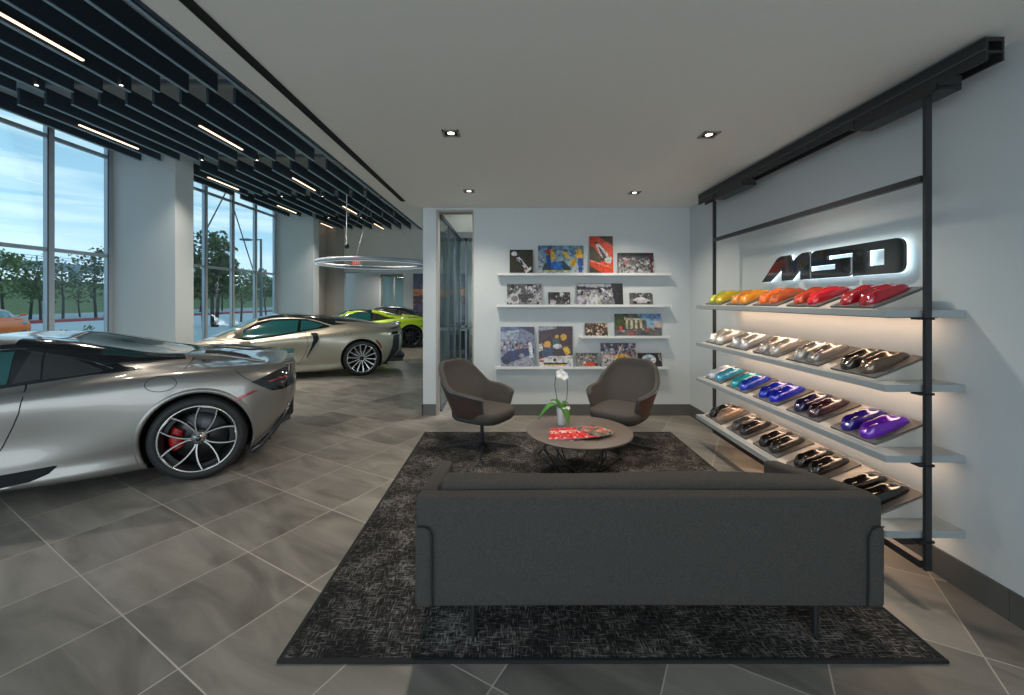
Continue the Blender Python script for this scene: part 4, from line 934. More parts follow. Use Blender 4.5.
STGT=[
(-.80,[(0,.52),(.5,.52),(.60,.53),(.66,.58),(.68,.70),(.64,.80),(.5,.85),(.3,.87),(0,.88)]),
(-.77,[(0,.45),(.62,.45),(.74,.48),(.79,.58),(.80,.76),(.74,.88),(.5,.93),(.3,.945),(0,.95)]),
(-.70,[(0,.38),(.68,.38),(.82,.45),(.875,.58),(.87,.78),(.78,.915),(.52,.965),(.28,.98),(0,.985)]),
(-.55,[(0,.24),(.74,.26),(.90,.36),(.935,.57),(.91,.82),(.80,.91),(.54,.945),(.28,.955),(0,.96)]),
(-.33,[(0,.15),(.80,.15),(.945,.33),(.985,.57),(.945,.85),(.82,.925),(.58,.95),(.3,.975),(0,.985)]),
(0,[(0,.12),(.82,.13),(.955,.32),(.995,.56),(.955,.85),(.82,.935),(.62,.97),(.34,1.04),(0,1.055)]),
(.4,[(0,.12),(.84,.12),(.945,.30),(.97,.54),(.93,.83),(.80,.92),(.63,1.01),(.38,1.10),(0,1.115)]),
(.8,[(0,.12),(.87,.115),(.93,.27),(.93,.50),(.91,.79),(.79,.88),(.63,1.06),(.40,1.155),(0,1.17)]),
(1.2,[(0,.12),(.87,.115),(.925,.25),(.90,.46),(.90,.75),(.79,.85),(.62,1.10),(.41,1.19),(0,1.205)]),
(1.6,[(0,.12),(.86,.115),(.92,.24),(.89,.45),(.885,.72),(.78,.82),(.61,1.095),(.41,1.19),(0,1.21)]),
(1.95,[(0,.12),(.86,.12),(.925,.26),(.91,.47),(.875,.70),(.78,.79),(.64,1.01),(.42,1.11),(0,1.13)]),
(2.3,[(0,.12),(.85,.12),(.93,.30),(.95,.50),(.89,.70),(.78,.77),(.68,.87),(.42,.95),(0,.97)])]+ST720[12:]
def lin_stations(ST,n):
    xs=[s[0] for s in ST]; out=[]
    for i in range(len(ST)-1):
        k=max(2,int(round((xs[i+1]-xs[i])/(xs[-1]-xs[0])*n)))
        for j in range(k):
            t=j/k; g=lambda a:ST[min(max(a,0),len(ST)-1)]
            p0,p1,p2,p3=g(i-1),g(i),g(i+1),g(i+2)
            if i==0: p0=p1
            if i==len(ST)-2: p3=p2
            x=p1[0]+(p2[0]-p1[0])*t
            row=[(cr(p0[1][q][0],p1[1][q][0],p2[1][q][0],p3[1][q][0],t),cr(p0[1][q][1],p1[1][q][1],p2[1][q][1],p3[1][q][1],t)) for q in range(9)]
            out.append((x,row))
    out.append(ST[-1]); return out
def body_mesh(ST,mats,wheels,R=.372,cuts=[],crease=None):
    m=MB(); rows=[]
    for x,row in lin_stations(ST,110):
        half=[]
        for i in range(8):
            p=[row[max(i-1,0)],row[i],row[i+1],row[min(i+2,8)]]
            if i-1<0: p[0]=(-row[1][0],row[1][1])
            if i+2>8: p[3]=(-row[7][0],row[7][1])
            kk=5 if i>0 else 3
            for j in range(kk):
                t=j/kk; half.append((cr(p[0][0],p[1][0],p[2][0],p[3][0],t),cr(p[0][1],p[1][1],p[2][1],p[3][1],t)))
        half.append(row[8])
        full=[(x,a,b) for a,b in half]+[(x,-a,b) for a,b in half[-2:0:-1]]
        rows.append(full)
    m.grid(rows,closed=True)
    for row in (rows[0],rows[-1]):
        n=len(row); c=(row[0][0],0,sum(p[2] for p in row)/n)
        m.add(row+[c],[(i,(i+1)%n,n) for i in range(n)],0,True)
    me=m.mesh('body',mats)
    b=bmesh.new(); b.from_mesh(me); bmesh.ops.remove_doubles(b,verts=b.verts,dist=1e-5); bmesh.ops.recalc_face_normals(b,faces=b.faces[:]); b.to_mesh(me); b.free()
    o=bpy.data.objects.new('body',me); COL.objects.link(o)
    cut=[]
    for (wx,wr) in wheels:
        for s in (-1,1):
            c=MB(); c.cyl((wx,s*.60,.345),(wx,s*1.2,.345),wr,n=72,mi=1); c.add([],[])
            cut.append(c)
    for pts,y0,y1 in cuts:   # side intakes: (x,z) polygon
        for s in (-1,1):
            c=MB(); n=len(pts); vs=[(x+ (0),s*y0,z) for x,z in pts]+[(x,s*y1,z) for x,z in pts]
            c.add(vs,[list(range(n)),list(range(2*n-1,n-1,-1))]+[(i,(i+1)%n,n+(i+1)%n,n+i) for i in range(n)],1); cut.append(c)
    cos=[]
    for c in cut:
        cm=c.mesh('cut',mats); co=bpy.data.objects.new('cut',cm); COL.objects.link(co); cos.append(co)
        md=o.modifiers.new('c','BOOLEAN'); md.operation='DIFFERENCE'; md.solver='EXACT'; md.object=co
    bpy.context.view_layer.update()
    dg=bpy.context.evaluated_depsgraph_get()
    me2=bpy.data.meshes.new_from_object(o.evaluated_get(dg)); me2.name='body'
    o.modifiers.clear()
    b=bmesh.new(); b.from_mesh(me2)
    for e in b.edges:
        if len(e.link_faces)==2:
            f,g=e.link_faces
            if f.material_index!=g.material_index or e.calc_face_angle(0)>.9: e.smooth=False
    b.to_mesh(me2); b.free()
    for co in cos: bpy.data.objects.remove(co)
    bvh=BVHTree.FromPolygons([v.co for v in me.vertices],[p.vertices[:] for p in me.polygons])
    o.data=me2
    return o,bvh
def cast(bvh,mode,a,b,s=1):
    if mode=='side': r=bvh.ray_cast(Vector((a,s*3,b)),Vector((0,-s,0)))
    elif mode=='top': r=bvh.ray_cast(Vector((a,b,3)),Vector((0,0,-1)))
    elif mode=='rear': r=bvh.ray_cast(Vector((-3,a,b)),Vector((1,0,0)))
    else: r=bvh.ray_cast(Vector((6,a,b)),Vector((-1,0,0)))
    return r[0],r[1]
def decal(bvh,mode,poly,off=.003,th=.004,s=1,mi=0,mb=None,res=.035):
    """panel following the body surface inside a polygon drawn in side / top / rear view"""
    b=bmesh.new(); vs=[b.verts.new((p[0],p[1],0)) for p in poly]; b.faces.new(vs)
    xs=[p[0] for p in poly]; ys=[p[1] for p in poly]
    k=math.ceil(min(xs)/res)*res
    while k<max(xs): bmesh.ops.bisect_plane(b,geom=b.verts[:]+b.edges[:]+b.faces[:],plane_co=(k+.0003,0,0),plane_no=(1,0,0)); k+=res
    k=math.ceil(min(ys)/res)*res
    while k<max(ys): bmesh.ops.bisect_plane(b,geom=b.verts[:]+b.edges[:]+b.faces[:],plane_co=(0,k+.0003,0),plane_no=(0,1,0)); k+=res
    bmesh.ops.triangulate(b,faces=[f for f in b.faces if len(f.verts)>4])
    b.verts.index_update(); out=[];inn=[];ok=[]
    for v in b.verts:
        p,n=cast(bvh,mode,v.co.x,v.co.y,s)
        if p is None: out.append(Vector()); inn.append(Vector()); ok.append(False); continue
        if mode=='side' and n.y*s<0: n=-n
        if mode=='top' and n.z<0: n=-n
        out.append(p+n*(off+th)); inn.append(p-n*.002); ok.append(True)
    fs=[[v.index for v in f.verts] for f in b.faces if all(ok[v.index] for v in f.verts)]
    # keep the largest connected piece only
    par=list(range(len(ok)))
    def fd(a):
        while par[a]!=a: par[a]=par[par[a]]; a=par[a]
        return a
    for f in fs:
        for k in f[1:]: par[fd(k)]=fd(f[0])
    cnt={}
    for f in fs: cnt[fd(f[0])]=cnt.get(fd(f[0]),0)+1
    if cnt:
        best=max(cnt,key=cnt.get); fs=[f for f in fs if fd(f[0])==best]
    ec={}
    for f in fs:
        for i in range(len(f)):
            e=(f[i],f[(i+1)%len(f)]); key=tuple(sorted(e)); ec.setdefault(key,[]).append(e)
    bd=[v[0] for v in ec.values() if len(v)==1]
    n=len(out); b.free()
    mb=mb or MB()
    mb.add(out,fs,mi,True); mb.add(out+inn,[(a,c,c+n,a+n) for a,c in bd],mi,False)
    return mb
def smoothpoly(pts,it=2):
    for _ in range(it):
        q=[]
        for i in range(len(pts)):
            a,b=pts[i],pts[(i+1)%len(pts)]
            q+= [(a[0]*.75+b[0]*.25,a[1]*.75+b[1]*.25),(a[0]*.25+b[0]*.75,a[1]*.25+b[1]*.75)]
        pts=q
    return pts
def line(bvh,mode,pts,w=.0035,s=1,mb=None,closed=False,mi=0):
    mb=mb or MB(); dense=[]
    P=pts+[pts[0]] if closed else pts
    for i in range(len(P)-1):
        a,b=P[i],P[i+1]; n=max(1,int(math.hypot(b[0]-a[0],b[1]-a[1])/.03))
        for j in range(n): dense.append((a[0]+(b[0]-a[0])*j/n,a[1]+(b[1]-a[1])*j/n))
    dense.append(P[-1]); q=[]
    for a in dense:
        p,n=cast(bvh,mode,a[0],a[1],s)
        if p is not None: q.append(p)
    if len(q)>1: mb.tube(q,w,6,mi=mi)
    return mb
def wheel(parent,x,side,style,R=.345,rim_r=.270,w=.15,seedang=0,caliper=None,fr=None):
    """wheel with outer face at y=side*.975"""
    yo=.975; 
    r=thing('wheel',None,None,(x,side*yo,R)); r.parent=parent
    if side<0: r.rotation_euler=(0,0,PI)
    # local : +y outward
    m=MB(); m.lathe([(rim_r,-.012),(rim_r+.012,-.001),(rim_r+.035,.002),(R-.025,-.006),(R-.008,-.022),(R,-.045),(R,-.24),(R-.02,-.265),(rim_r,-.27),(rim_r-.01,-.14),(rim_r,-.012)],72,axis='y')
    for q in (-.08,-.13,-.18,-.23): m.lathe([(R-.001,q-.004),(R+.0006,q-.004),(R+.0006,q+.004),(R-.001,q+.004)],72,mi=0,axis='y')
    m.obj('tyre','tyre',r)
    silver='rim_silver'; bar='rim_silver' if style!='dark' else 'rim_dark'
    m=MB(); m.lathe([(rim_r+.003,-.012),(rim_r+.003,-.003),(rim_r-.008,-.002),(rim_r-.010,-.012)],72,axis='y',mi=0 if style!='dark' else 1); m.lathe([(rim_r-.010,-.010),(rim_r-.03,-.035),(rim_r-.035,-.20),(rim_r-.0,-.26)],72,mi=1,axis='y')
    m.obj('rim',[silver,'rim_dark'],r)
    m=MB()
    if style=='petal':
        for k in range(5):
            a0=seedang+k*2*PI/5; half=[(.05,.50),(.078,.52),(.115,.465),(.155,.405),(.20,.335),(.24,.27),(.262,.235)]
            L1=[(q*math.cos(a0+t),q*math.sin(a0+t)) for q,t in half]; L2=[(q*math.cos(a0-t),q*math.sin(a0-t)) for q,t in half]
            pts=[]
            for Lp in (L1,L2):
                d=[]
                for i in range(len(Lp)-1):
                    g=lambda j:Lp[min(max(j,0),len(Lp)-1)]
                    for t in (0,.33,.66): d.append((cr(g(i-1)[0],g(i)[0],g(i+1)[0],g(i+2)[0],t),cr(g(i-1)[1],g(i)[1],g(i+1)[1],g(i+2)[1],t)))
                d.append(Lp[-1])
                n=len(d); vs=[];fs=[]
                for i in range(n):
                    ta=Vector((d[min(i+1,n-1)][0]-d[max(i-1,0)][0],d[min(i+1,n-1)][1]-d[max(i-1,0)][1])).normalized(); nn=Vector((-ta.y,ta.x))*.0048
                    wdy=-.004-.03*(1-math.hypot(*d[i])/.27)
                    for (sgn,dy) in ((1,0),(-1,0),(-1.9,-.03),(1.9,-.03)): vs.append((d[i][0]+nn.x*sgn,wdy+dy,d[i][1]+nn.y*sgn))
                for i in range(n-1):
                    for j in range(4):
                        f=(i*4+j,i*4+(j+1)%4,(i+1)*4+(j+1)%4,(i+1)*4+j); m.add([],[]); fs.append(f)
                o=len(m.v); 
                for v in vs: m.v.append(Vector(v))
                for f,fi in zip(fs,range(len(fs))): m.f.append([o+i for i in f]); m.m.append(0 if fi%4==0 else 1); m.sm.append(False)
            # tip bar and recessed floor near the rim
            a,b=L1[-1],L2[-1]
            m.tube([(a[0],-.005,a[1]),((a[0]+b[0])/2*1.02,-.004,(a[1]+b[1])/2*1.02),(b[0],-.005,b[1])],.005,6,mi=0)
            f1=[half[i] for i in (3,4,5,6)]
            pl=[(q*math.cos(a0+t*.98),q*math.sin(a0+t*.98)) for q,t in f1]; pl2=[(q*math.cos(a0-t*.98),q*math.sin(a0-t*.98)) for q,t in f1][::-1]
            PP=[((.215)*math.cos(a0+t),(.215)*math.sin(a0+t)) for t in (.29,.1,-.1,-.29)]
            QQ=[((.25)*math.cos(a0+t),(.25)*math.sin(a0+t)) for t in (-.24,-.08,.08,.24)]
            vs=[(p[0],-.030,p[1]) for p in PP+QQ]; m.add(vs,[list(range(8))],1)
    elif style=='multi':
        for k in range(14):
            for dt in ((0,) if True else (0,)):
                a0=seedang+k*2*PI/14; c,s=math.cos(a0),math.sin(a0); px_,pz_=-s,c
                vs=[]
                for (q,hw,dy) in ((.04,.006,-.02),(.14,.0065,-.016),(.264,.011,-.003)):
                    for sg,d in ((1,0),(-1,0),(-1.4,-.03),(1.4,-.03)): vs.append((c*q+px_*hw*sg,dy+d,s*q+pz_*hw*sg))
                for i in (0,1):
                    for j in range(4): m.add([vs[i*4+j],vs[i*4+(j+1)%4],vs[(i+1)*4+(j+1)%4],vs[(i+1)*4+j]],[(0,1,2,3)],0 if j==0 else 1)
    else:
        for k in range(10):
            a0=seedang+k*2*PI/10; c,s=math.cos(a0),math.sin(a0); px_,pz_=-s,c; vs=[]
            for (q,hw,dy) in ((.04,.012,-.02),(.14,.010,-.022),(.264,.016,-.006)):
                for sg,d in ((1,0),(-1,0),(-1.3,-.03),(1.3,-.03)): vs.append((c*q+px_*hw*sg,dy+d,s*q+pz_*hw*sg))
            for i in (0,1):
                for j in range(4): m.add([vs[i*4+j],vs[i*4+(j+1)%4],vs[(i+1)*4+(j+1)%4],vs[(i+1)*4+j]],[(0,1,2,3)],1)
    m.lathe([(0,-.012),(.020,-.012),(.024,-.018),(.050,-.03),(.056,-.045),(.056,-.09)],32,mi=1 if style!='petal' else 0,axis='y')
    m.obj('spokes',[bar,'rim_dark'],r)
    m=MB(); m.lathe([(0,-.008),(.017,-.008),(.021,-.012),(.021,-.02)],28,axis='y')
    for k in range(5):
        a=seedang+.3+k*2*PI/5; m.cyl((.04*math.cos(a),-.028,.04*math.sin(a)),(.04*math.cos(a),-.018,.04*math.sin(a)),.005,n=8)
    m.obj('hub_cap','gloss_black',r)
    m=MB(); m.lathe([(.06,-.11),(.195,-.11),(.197,-.113),(.197,-.14),(.06,-.14)],60,axis='y')
    m.obj('brake_disc','disc',r)
    m=MB(); m.lathe([(0,-.16),(rim_r-.03,-.17)],40,axis='y'); m.obj('inner_barrel','well',r)
    if caliper:
        m=MB(); vs=[];rows=[]
        for i in range(9):
            a=-.50+i*.125; rows.append([(q*math.cos(a),yy,q*math.sin(a)) for q,yy in ((.125,-.13),(.12,-.085),(.14,-.072),(.18,-.070),(.205,-.078),(.215,-.13))])
        m.grid(rows,smooth=True); m.add(rows[0],[list(range(6))]); m.add(rows[-1],[list(range(6))])
        for a in (-.25,.25): m.cyl((.165*math.cos(a),-.075,.165*math.sin(a)),(.165*math.cos(a),-.062,.165*math.sin(a)),.022,n=16)
        m.obj('brake_caliper',caliper,r)
    return r
def car(name,label,loc,rz,scale,ST,paint,style,deco,calip=None,ang=0,cuts=[],wb=2.67):
    r=thing(name,label,'car',loc,rz); r.scale=(scale,)*3
    body,bvh=body_mesh(ST,[paint,'well'],[(0,.385),(wb,.375)],cuts=cuts)
    body.parent=r
    for x in (0,wb):
        for s in (1,-1): wheel(r,x,s,style,R=.345 if x==0 else .335,caliper=calip,seedang=ang)
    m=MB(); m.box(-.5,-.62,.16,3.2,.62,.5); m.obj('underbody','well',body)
    deco(r,body,bvh)
    return r,body,bvh
def sd(r,bvh,name,poly,mat,off=.003,th=.004,parent=None,res=.035,only=(1,-1),it=0,label=None):
    if it: poly=smoothpoly(poly,it)
    for s in only:
        o=decal(bvh,'side',poly,off,th,s,res=res).obj(name,mat,parent or r)
        if label: o['label']=label
def tp(r,bvh,name,poly,mat,off=.003,th=.004,both=False,it=0,res=.04):
    """top view panel; poly is (x,y)"""
    if it: poly=smoothpoly(poly,it)
    for s in ((1,-1) if both else (1,)):
        decal(bvh,'top',[(a,b*s) for a,b in poly],off,th,res=res).obj(name,mat,r)
def ln(r,bvh,name,pts,mat='seam_black',w=.0032,closed=False,mode='side'):
    for s in (1,-1): line(bvh,mode,pts,w,s,closed=closed).obj(name,mat,r)
def mirror(r,x,z,mat):
    for s in (1,-1):
        m=MB(); m.rbox(x-.05,s*1.0-.10,z,x+.09,s*1.0+.10,z+.12,.04,4); m.tube([(x+.02,s*.82,z-.06),(x+.01,s*.90,z-.01),(x,s*.97,z+.03)],.02,8); o=m.obj('side_mirror',mat,r)
        g=MB(); g.rbox(x-.053,s*1.0-.08,z+.018,x-.047,s*1.0+.08,z+.10,.002,1); g.obj('mirror_glass','chrome',o)
def arch(r,bvh,x,R,mat,a0,a1,w=.035):
    """raised lip that follows the wheel opening"""
    for s in (1,-1):
        rows=[]
        for i in range(49):
            a=math.radians(a0+(a1-a0)*i/48); row=[]
            for q,up in ((R-.004,-.03),(R-.004,.010),(R+w*.5,.009),(R+w,-.002)):
                X,Z=x+q*math.cos(a),.345+q*math.sin(a); p,n=cast(bvh,'side',x+(R+.012)*math.cos(a) if q<R+.01 else X,.345+(R+.012)*math.sin(a) if q<R+.01 else Z,s)
                if p is None: row=None; break
                row.append((X,p.y+s*up,Z))
            if row: rows.append(row)
        m=MB(); m.grid(rows); m.obj('arch_lip',mat,r)
def front_common(r,bvh,paint):
    tp(r,bvh,'windshield',[(2.62,.0),(2.60,.45),(2.48,.66),(1.90,.56),(1.82,.3),(1.80,0),(1.82,-.3),(1.90,-.56),(2.48,-.66),(2.60,-.45)],'teal_glass')
    tp(r,bvh,'headlight',[(3.05,.72),(3.25,.60),(3.48,.56),(3.50,.66),(3.30,.78),(3.12,.80)],'gloss_black',both=True,it=1)
    m=MB(); m.rbox(3.30,-.62,.13,3.66,.62,.24,.03,2); m.obj('front_splitter','carbon',r)
    for s in (1,-1): m=MB(); m.lathe([(0,.0),(.03,-.004),(.036,-.012)],16,M=Matrix.Translation((3.33,s*.66,.575))); m.obj('headlight_lens','chrome',r)
def badge(r,x,z,rear):
    pass
def near_deco(r,body,bvh,paint='paint_silver',surround='gloss_black',glass='teal_glass',butt=None):
    butt=butt or surround
    sd(r,bvh,'canopy_surround',[(2.280,.80),(2.100,.93),(1.900,1.03),(1.550,1.115),(1.240,1.14),(1.060,1.13),(0.870,1.075),(0.680,1.0),(0.540,.935),(0.420,.912),(0.560,.900),(0.740,.888),(0.940,.865),(1.190,.835),(1.600,.80),(1.950,.775)],surround,.001,.003)
    sd(r,bvh,'door_window',[(2.120,.84),(1.900,.985),(1.600,1.07),(1.195,1.085),(1.175,.86),(1.600,.822),(1.950,.797)],glass,.004,.004)
    sd(r,bvh,'quarter_window',[(1.105,1.075),(1.040,1.07),(1.005,.885),(1.150,.862)],'smoke_glass',.004,.004)
    sd(r,bvh,'quarter_window',[(1.025,1.065),(0.910,1.035),(0.740,.955),(0.660,.915),(0.840,.892),(0.990,.880)],'smoke_glass',.004,.004)
    ln(r,bvh,'canopy_trim',[(1.550,1.09),(1.240,1.105),(1.060,1.10),(0.870,1.045),(0.700,.965),(0.600,.925)],'alu',.004)
    # roof and rear deck
    for s in (1,-1):
        tp(r,bvh,'buttress_cover',[(1.14,.61*s),(.90,.635*s),(.66,.665*s),(.40,.60*s),(.17,.50*s),(.20,.42*s),(.70,.40*s),(1.13,.40*s)],butt,.0035,.003)
        tp(r,bvh,'buttress_glass',[(.72,.60*s),(.45,.575*s),(.22,.49*s),(.26,.455*s),(.70,.47*s)],'deck_glass',.004,.004)
    tp(r,bvh,'rear_deck_glass',[(1.10,.38),(.20,.38),(.16,.2),(.15,0),(.16,-.2),(.20,-.38),(1.10,-.38)],'deck_glass',.001,.003)
    tp(r,bvh,'roof_bar',[(1.22,.58),(1.13,.60),(1.13,-.60),(1.22,-.58)],surround,.002,.004)
    m=MB()
    for s in (1,-1):
        tp(r,bvh,'deck_vent',[(.08,.14*s),(-.24,.19*s),(-.34,.40*s),(-.26,.42*s),(.06,.34*s)],'well',.002,.003,it=1)
        m=MB(); m.tube([(.14,.46*s,.985),(-.1,.49*s,.968),(-.33,.56*s,.925),(-.45,.62*s,.90)],.014,8); m.obj('deck_rail',paint,r)
        tp(r,bvh,'side_vent',[(.05,.52*s),(-.20,.56*s),(-.36,.63*s),(-.20,.64*s),(.04,.60*s)],'smoke_glass',.002,.003)
        ln(r,bvh,'deck_seam',[(.12,.80),(.12,.45)],mode='top') if s==1 else None
    # tail
    sd(r,bvh,'tail_light',[(-.37,.775),(-.44,.80),(-.54,.842),(-.64,.862),(-.675,.85),(-.685,.72),(-.66,.70),(-.60,.684),(-.53,.682)],'gloss_black',.003,.004,res=.02)
    decal(bvh,'rear',[(-.84,.705),(-.85,.80),(-.5,.835),(.5,.835),(.85,.80),(.84,.705),(.5,.72),(-.5,.72)],.003,.004,res=.03).obj('tail_grille','carbon',r)
    for s in (1,-1):
        m=MB(); m.tube([(-.50,s*.945,.765),(-.58,s*.92,.785),(-.63,s*.88,.79),(-.665,s*.80,.785),(-.68,s*.62,.78)],.006,6); m.obj('light_strip','tail_red',r)
    sd(r,bvh,'side_marker',[(-.245,.640),(-.29,.665),(-.385,.703),(-.425,.702),(-.39,.688),(-.31,.645),(-.27,.628)],'tail_red',.004,.005,res=.02)
    ln(r,bvh,'panel_seam',[(-.244,.889),(-.265,.865),(-.33,.81),(-.41,.765),(-.50,.70)])
    ln(r,bvh,'fuel_cap_seam',[(.245+.102*math.cos(t*PI/14),.812+.058*math.sin(t*PI/14)) for t in range(28)],closed=True,w=.0025)
    ln(r,bvh,'door_seam',[(1.075,.87),(1.06,.82),(1.045,.77),(1.055,.67),(1.085,.58),(1.145,.427),(1.25,.24)],w=.004)
    sd(r,bvh,'side_intake',[(1.75,.150),(1.30,.235),(1.07,.252),(.86,.268),(.845,.262),(.89,.215),(.98,.180),(1.2,.155)],'well',.001,.003)
    sd(r,bvh,'intake_lip',[(1.75,.118),(1.2,.120),(1.0,.145),(.91,.19),(.875,.238),(.90,.196),(.98,.148),(1.15,.110),(1.5,.10)][:9],paint,.004,.006,res=.02) if False else None
    m=MB()
    m.rbox(-.69,-.60,.36,-.5,.60,.56,.03,2); 
    for y in (-.36,-.12,.12,.36): m.add([(-.66,y-.008,.27),(-.66,y+.008,.27),(-.66,y+.008,.40),(-.66,y-.008,.40),(-.35,y-.008,.14),(-.35,y+.008,.14),(-.35,y+.008,.40),(-.35,y-.008,.40)],[(0,1,2,3),(7,6,5,4),(0,3,7,4),(1,5,6,2),(0,4,5,1),(3,2,6,7)])
    m.obj('rear_diffuser','carbon',r)
    for s in (1,-1):
        m=MB(); m.tube([(-.36,s*.93,.165),(-.44,s*.905,.21),(-.52,s*.885,.295),(-.60,s*.84,.40),(-.655,s*.77,.52)],.020,8); m.obj('bumper_edge','carbon',r)
        m=MB(); m.lathe([(.048,0),(.055,0),(.055,.10),(.048,.10),(.045,.02)],24,M=Matrix.Translation((-.71,s*.17,.66))@Matrix.Rotation(PI/2,4,'Y')); m.obj('exhaust_tip','chrome',r)
    m=MB(); m.rbox(-.69,-.66,.868,-.56,.66,.886,.008,3); m.obj('rear_wing',paint,r)
    arch(r,bvh,0,.385,paint,-28,206); arch(r,bvh,2.67,.375,paint,-20,200)
    mirror(r,2.02,.86,paint); front_common(r,bvh,paint)
def gt_deco(r,body,bvh):
    paint='paint_champagne'
    sd(r,bvh,'window_surround',[(2.22,.80),(2.06,.93),(1.84,1.06),(1.62,1.115),(1.30,1.125),(1.0,1.105),(.78,1.04),(.58,.965),(.66,.945),(.82,.92),(1.10,.872),(1.60,.79),(1.99,.748)],'gloss_black',.001,.003)
    sd(r,bvh,'door_window',[(2.12,.82),(1.96,.93),(1.76,1.035),(1.56,1.085),(1.15,1.088),(1.165,.880),(1.606,.812),(1.97,.770)],'teal_glass',.004,.004)
    sd(r,bvh,'quarter_window',[(1.10,1.085),(.94,1.065),(.70,.985),(.80,.945),(1.105,.895)],'teal_glass',.004,.004)
    ln(r,bvh,'window_trim',[(2.10,.925),(1.78,1.105),(1.55,1.135),(1.31,1.145),(1.0,1.12),(.76,1.045),(.55,.962)],'paint_champagne',.0065)
    tp(r,bvh,'roof_panel',[(1.86,.52),(1.4,.57),(1.0,.58),(.55,.60),(.2,.54),(-.15,.38),(-.28,.2),(-.32,0),(-.28,-.2),(-.15,-.38),(.2,-.54),(.55,-.60),(1.0,-.58),(1.4,-.57),(1.86,-.52),(1.84,0)],'gloss_black',.001,.004)
    sd(r,bvh,'roof_edge',[(1.85,1.085),(1.6,1.14),(1.3,1.155),(1.0,1.135),(.76,1.06),(.55,.99),(.30,1.0),(.55,1.075),(1.0,1.155),(1.3,1.175),(1.6,1.175),(1.85,1.13)],'gloss_black',.003,.004,res=.03)
    for s in (1,-1):
        m=decal(bvh,'top',[(.50,.60*s),(.30,.62*s),(-.05,.50*s),(-.32,.38*s),(-.30,.34*s),(-.02,.44*s),(.30,.54*s),(.50,.56*s)],.004,.006,res=.04); m.obj('buttress',paint,r)
    sd(r,bvh,'side_intake',[(.925,.850),(.83,.858),(.79,.835),(.768,.75),(.79,.69),(.85,.60),(.975,.395),(.985,.400),(.90,.60),(.865,.74),(.875,.80)],'well',.002,.003,res=.02)
    ln(r,bvh,'intake_blade',[(.772,.835),(.755,.75),(.775,.69),(.84,.59),(.96,.39)],paint,.012)
    ln(r,bvh,'door_seam',[(1.02,.872),(.965,.75),(.952,.635),(1.0,.47),(1.091,.322),(1.3,.22)],w=.004)
    ln(r,bvh,'door_seam',[(2.25,.70),(2.22,.50),(2.12,.28)],w=.004)
    ln(r,bvh,'fuel_cap_seam',[(.25+.07*math.cos(t*PI/12),.85+.05*math.sin(t*PI/12)) for t in range(24)],closed=True,w=.0025)
    sd(r,bvh,'tail_light',[(-.50,.815),(-.60,.845),(-.69,.852),(-.69,.80),(-.60,.79),(-.52,.795)],'gloss_black',.003,.004,res=.02)
    sd(r,bvh,'bumper_vent',[(-.60,.78),(-.72,.79),(-.70,.47),(-.60,.36),(-.47,.22),(-.42,.20),(-.50,.36),(-.575,.55)],'carbon',.003,.004,res=.02)
    decal(bvh,'rear',[(-.80,.74),(-.82,.83),(-.4,.87),(.4,.87),(.82,.83),(.80,.74)],.003,.004,res=.03).obj('tail_grille','carbon',r)
    sd(r,bvh,'side_marker',[(-.25,.70),(-.29,.69),(-.345,.62),(-.375,.54),(-.35,.52),(-.315,.60),(-.27,.66)],'tail_red',.004,.005,res=.02)
    m=MB(); m.rbox(-.80,-.80,.30,-.56,.80,.44,.04,2); m.rbox(-.86,-.5,.26,-.62,.5,.36,.03,2)
    for y in (-.4,-.2,0,.2,.4): m.box(-.84,y-.008,.18,-.45,y+.008,.32)
    m.obj('rear_diffuser','carbon',r)
    m=MB(); rows=[]
    for i in range(25):
        y=-.86+1.72*i/24; e=(abs(y)/.86)**3
        rows.append([(-.55+.0*e,y,.962-.04*e),(-.68+.02*e,y,.982-.035*e),(-.80+.10*e,y,1.012-.045*e),(-.80+.10*e,y,.995-.045*e),(-.66+.04*e,y,.93-.04*e)])
    m.grid(rows); m.obj('tail_spoiler','paint_champagne',r)
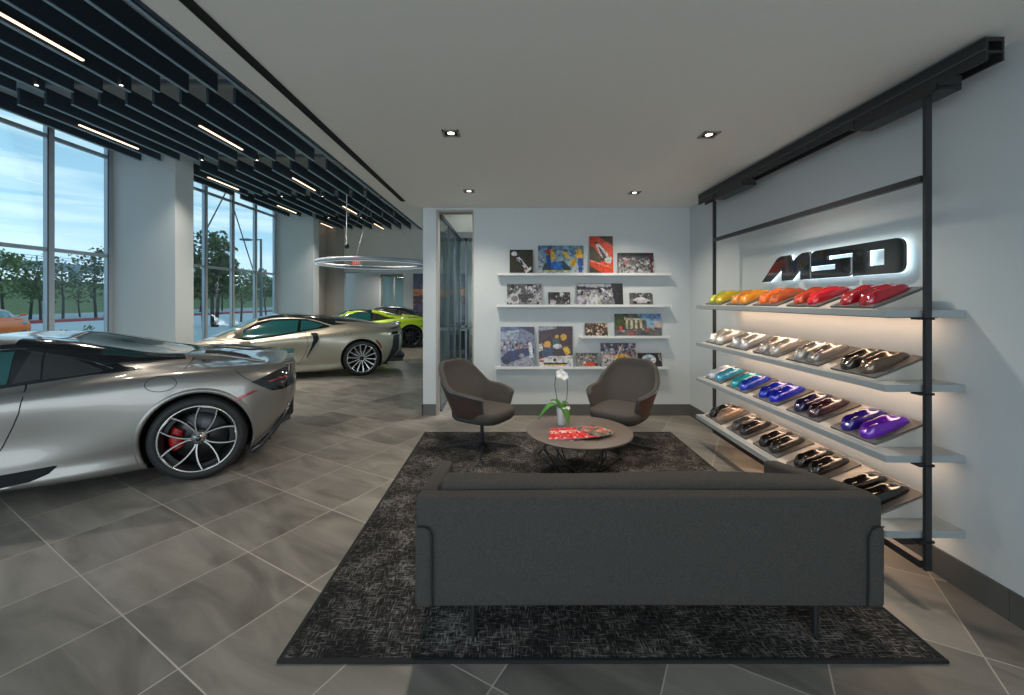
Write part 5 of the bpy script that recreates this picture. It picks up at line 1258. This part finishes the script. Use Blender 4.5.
    arch(r,bvh,0,.385,paint,-28,206); arch(r,bvh,2.67,.375,paint,-20,200)
    mirror(r,2.03,.865,paint); front_common(r,bvh,paint)
def lime_deco(r,body,bvh):
    near_deco(r,body,bvh,'paint_lime','gloss_black','teal_glass','paint_lime')
    tp(r,bvh,'roof_panel',[(1.82,.5),(1.15,.58),(1.15,-.58),(1.82,-.5),(1.78,0)],'gloss_black',.002,.004)
    ln(r,bvh,'windshield_pillar',[(2.30,.81),(2.08,.97),(1.86,1.08),(1.80,1.12)],'paint_lime',.028)
    ln(r,bvh,'buttress',[(1.14,1.11),(.95,1.07),(.74,.985),(.58,.93)],'paint_lime',.035)
def black_deco(r,body,bvh): near_deco(r,body,bvh,'paint_black','gloss_black','smoke_glass')
def orange_deco(r,body,bvh): 
    near_deco(r,body,bvh,'paint_orange','gloss_black','teal_glass')
    sd(r,bvh,'door_graphic',[(2.2,.38),(1.95,.55),(1.6,.40),(1.9,.26)],'leaf',.004,.003)
def place(Xw,Yw,yaw,sc_):
    return (Xw+ (-math.sin(yaw))*.975*sc_,Yw+math.cos(yaw)*.975*sc_,0)
S1=1.045; D=math.radians
near,near_b,near_v=car('sports_car','silver sports car with black canopy and five-petal wheels, nearest the camera',place(-2.67,3.55,D(27),S1),PI+D(27),S1,ST720,'paint_silver','petal',near_deco,'caliper_red',ang=D(178))
gt,gt_b,gt_v=car('sports_car','champagne coupe with silver multi-spoke wheels, second car from the camera',place(-3.02,8.46,D(20),S1),PI+D(20),S1,STGT,'paint_champagne','multi',gt_deco,None,ang=.1)
car('sports_car','lime green open sports car with dark wheels behind the champagne coupe',place(-3.21,13.46,D(20),S1),PI+D(20),S1,ST720,'paint_lime','dark',lime_deco)
car('sports_car','dark sports car parked behind the lime green car, only its top showing',place(-3.0,15.75,D(14),1.09),PI+D(14),1.09,ST720,'paint_black','dark',black_deco)
oc,_,_=car('sports_car','orange sports car with green graphics parked outside the left window',(-26.6,20.6,-.12),D(-24),1.03,ST720,'paint_orange','dark',orange_deco)
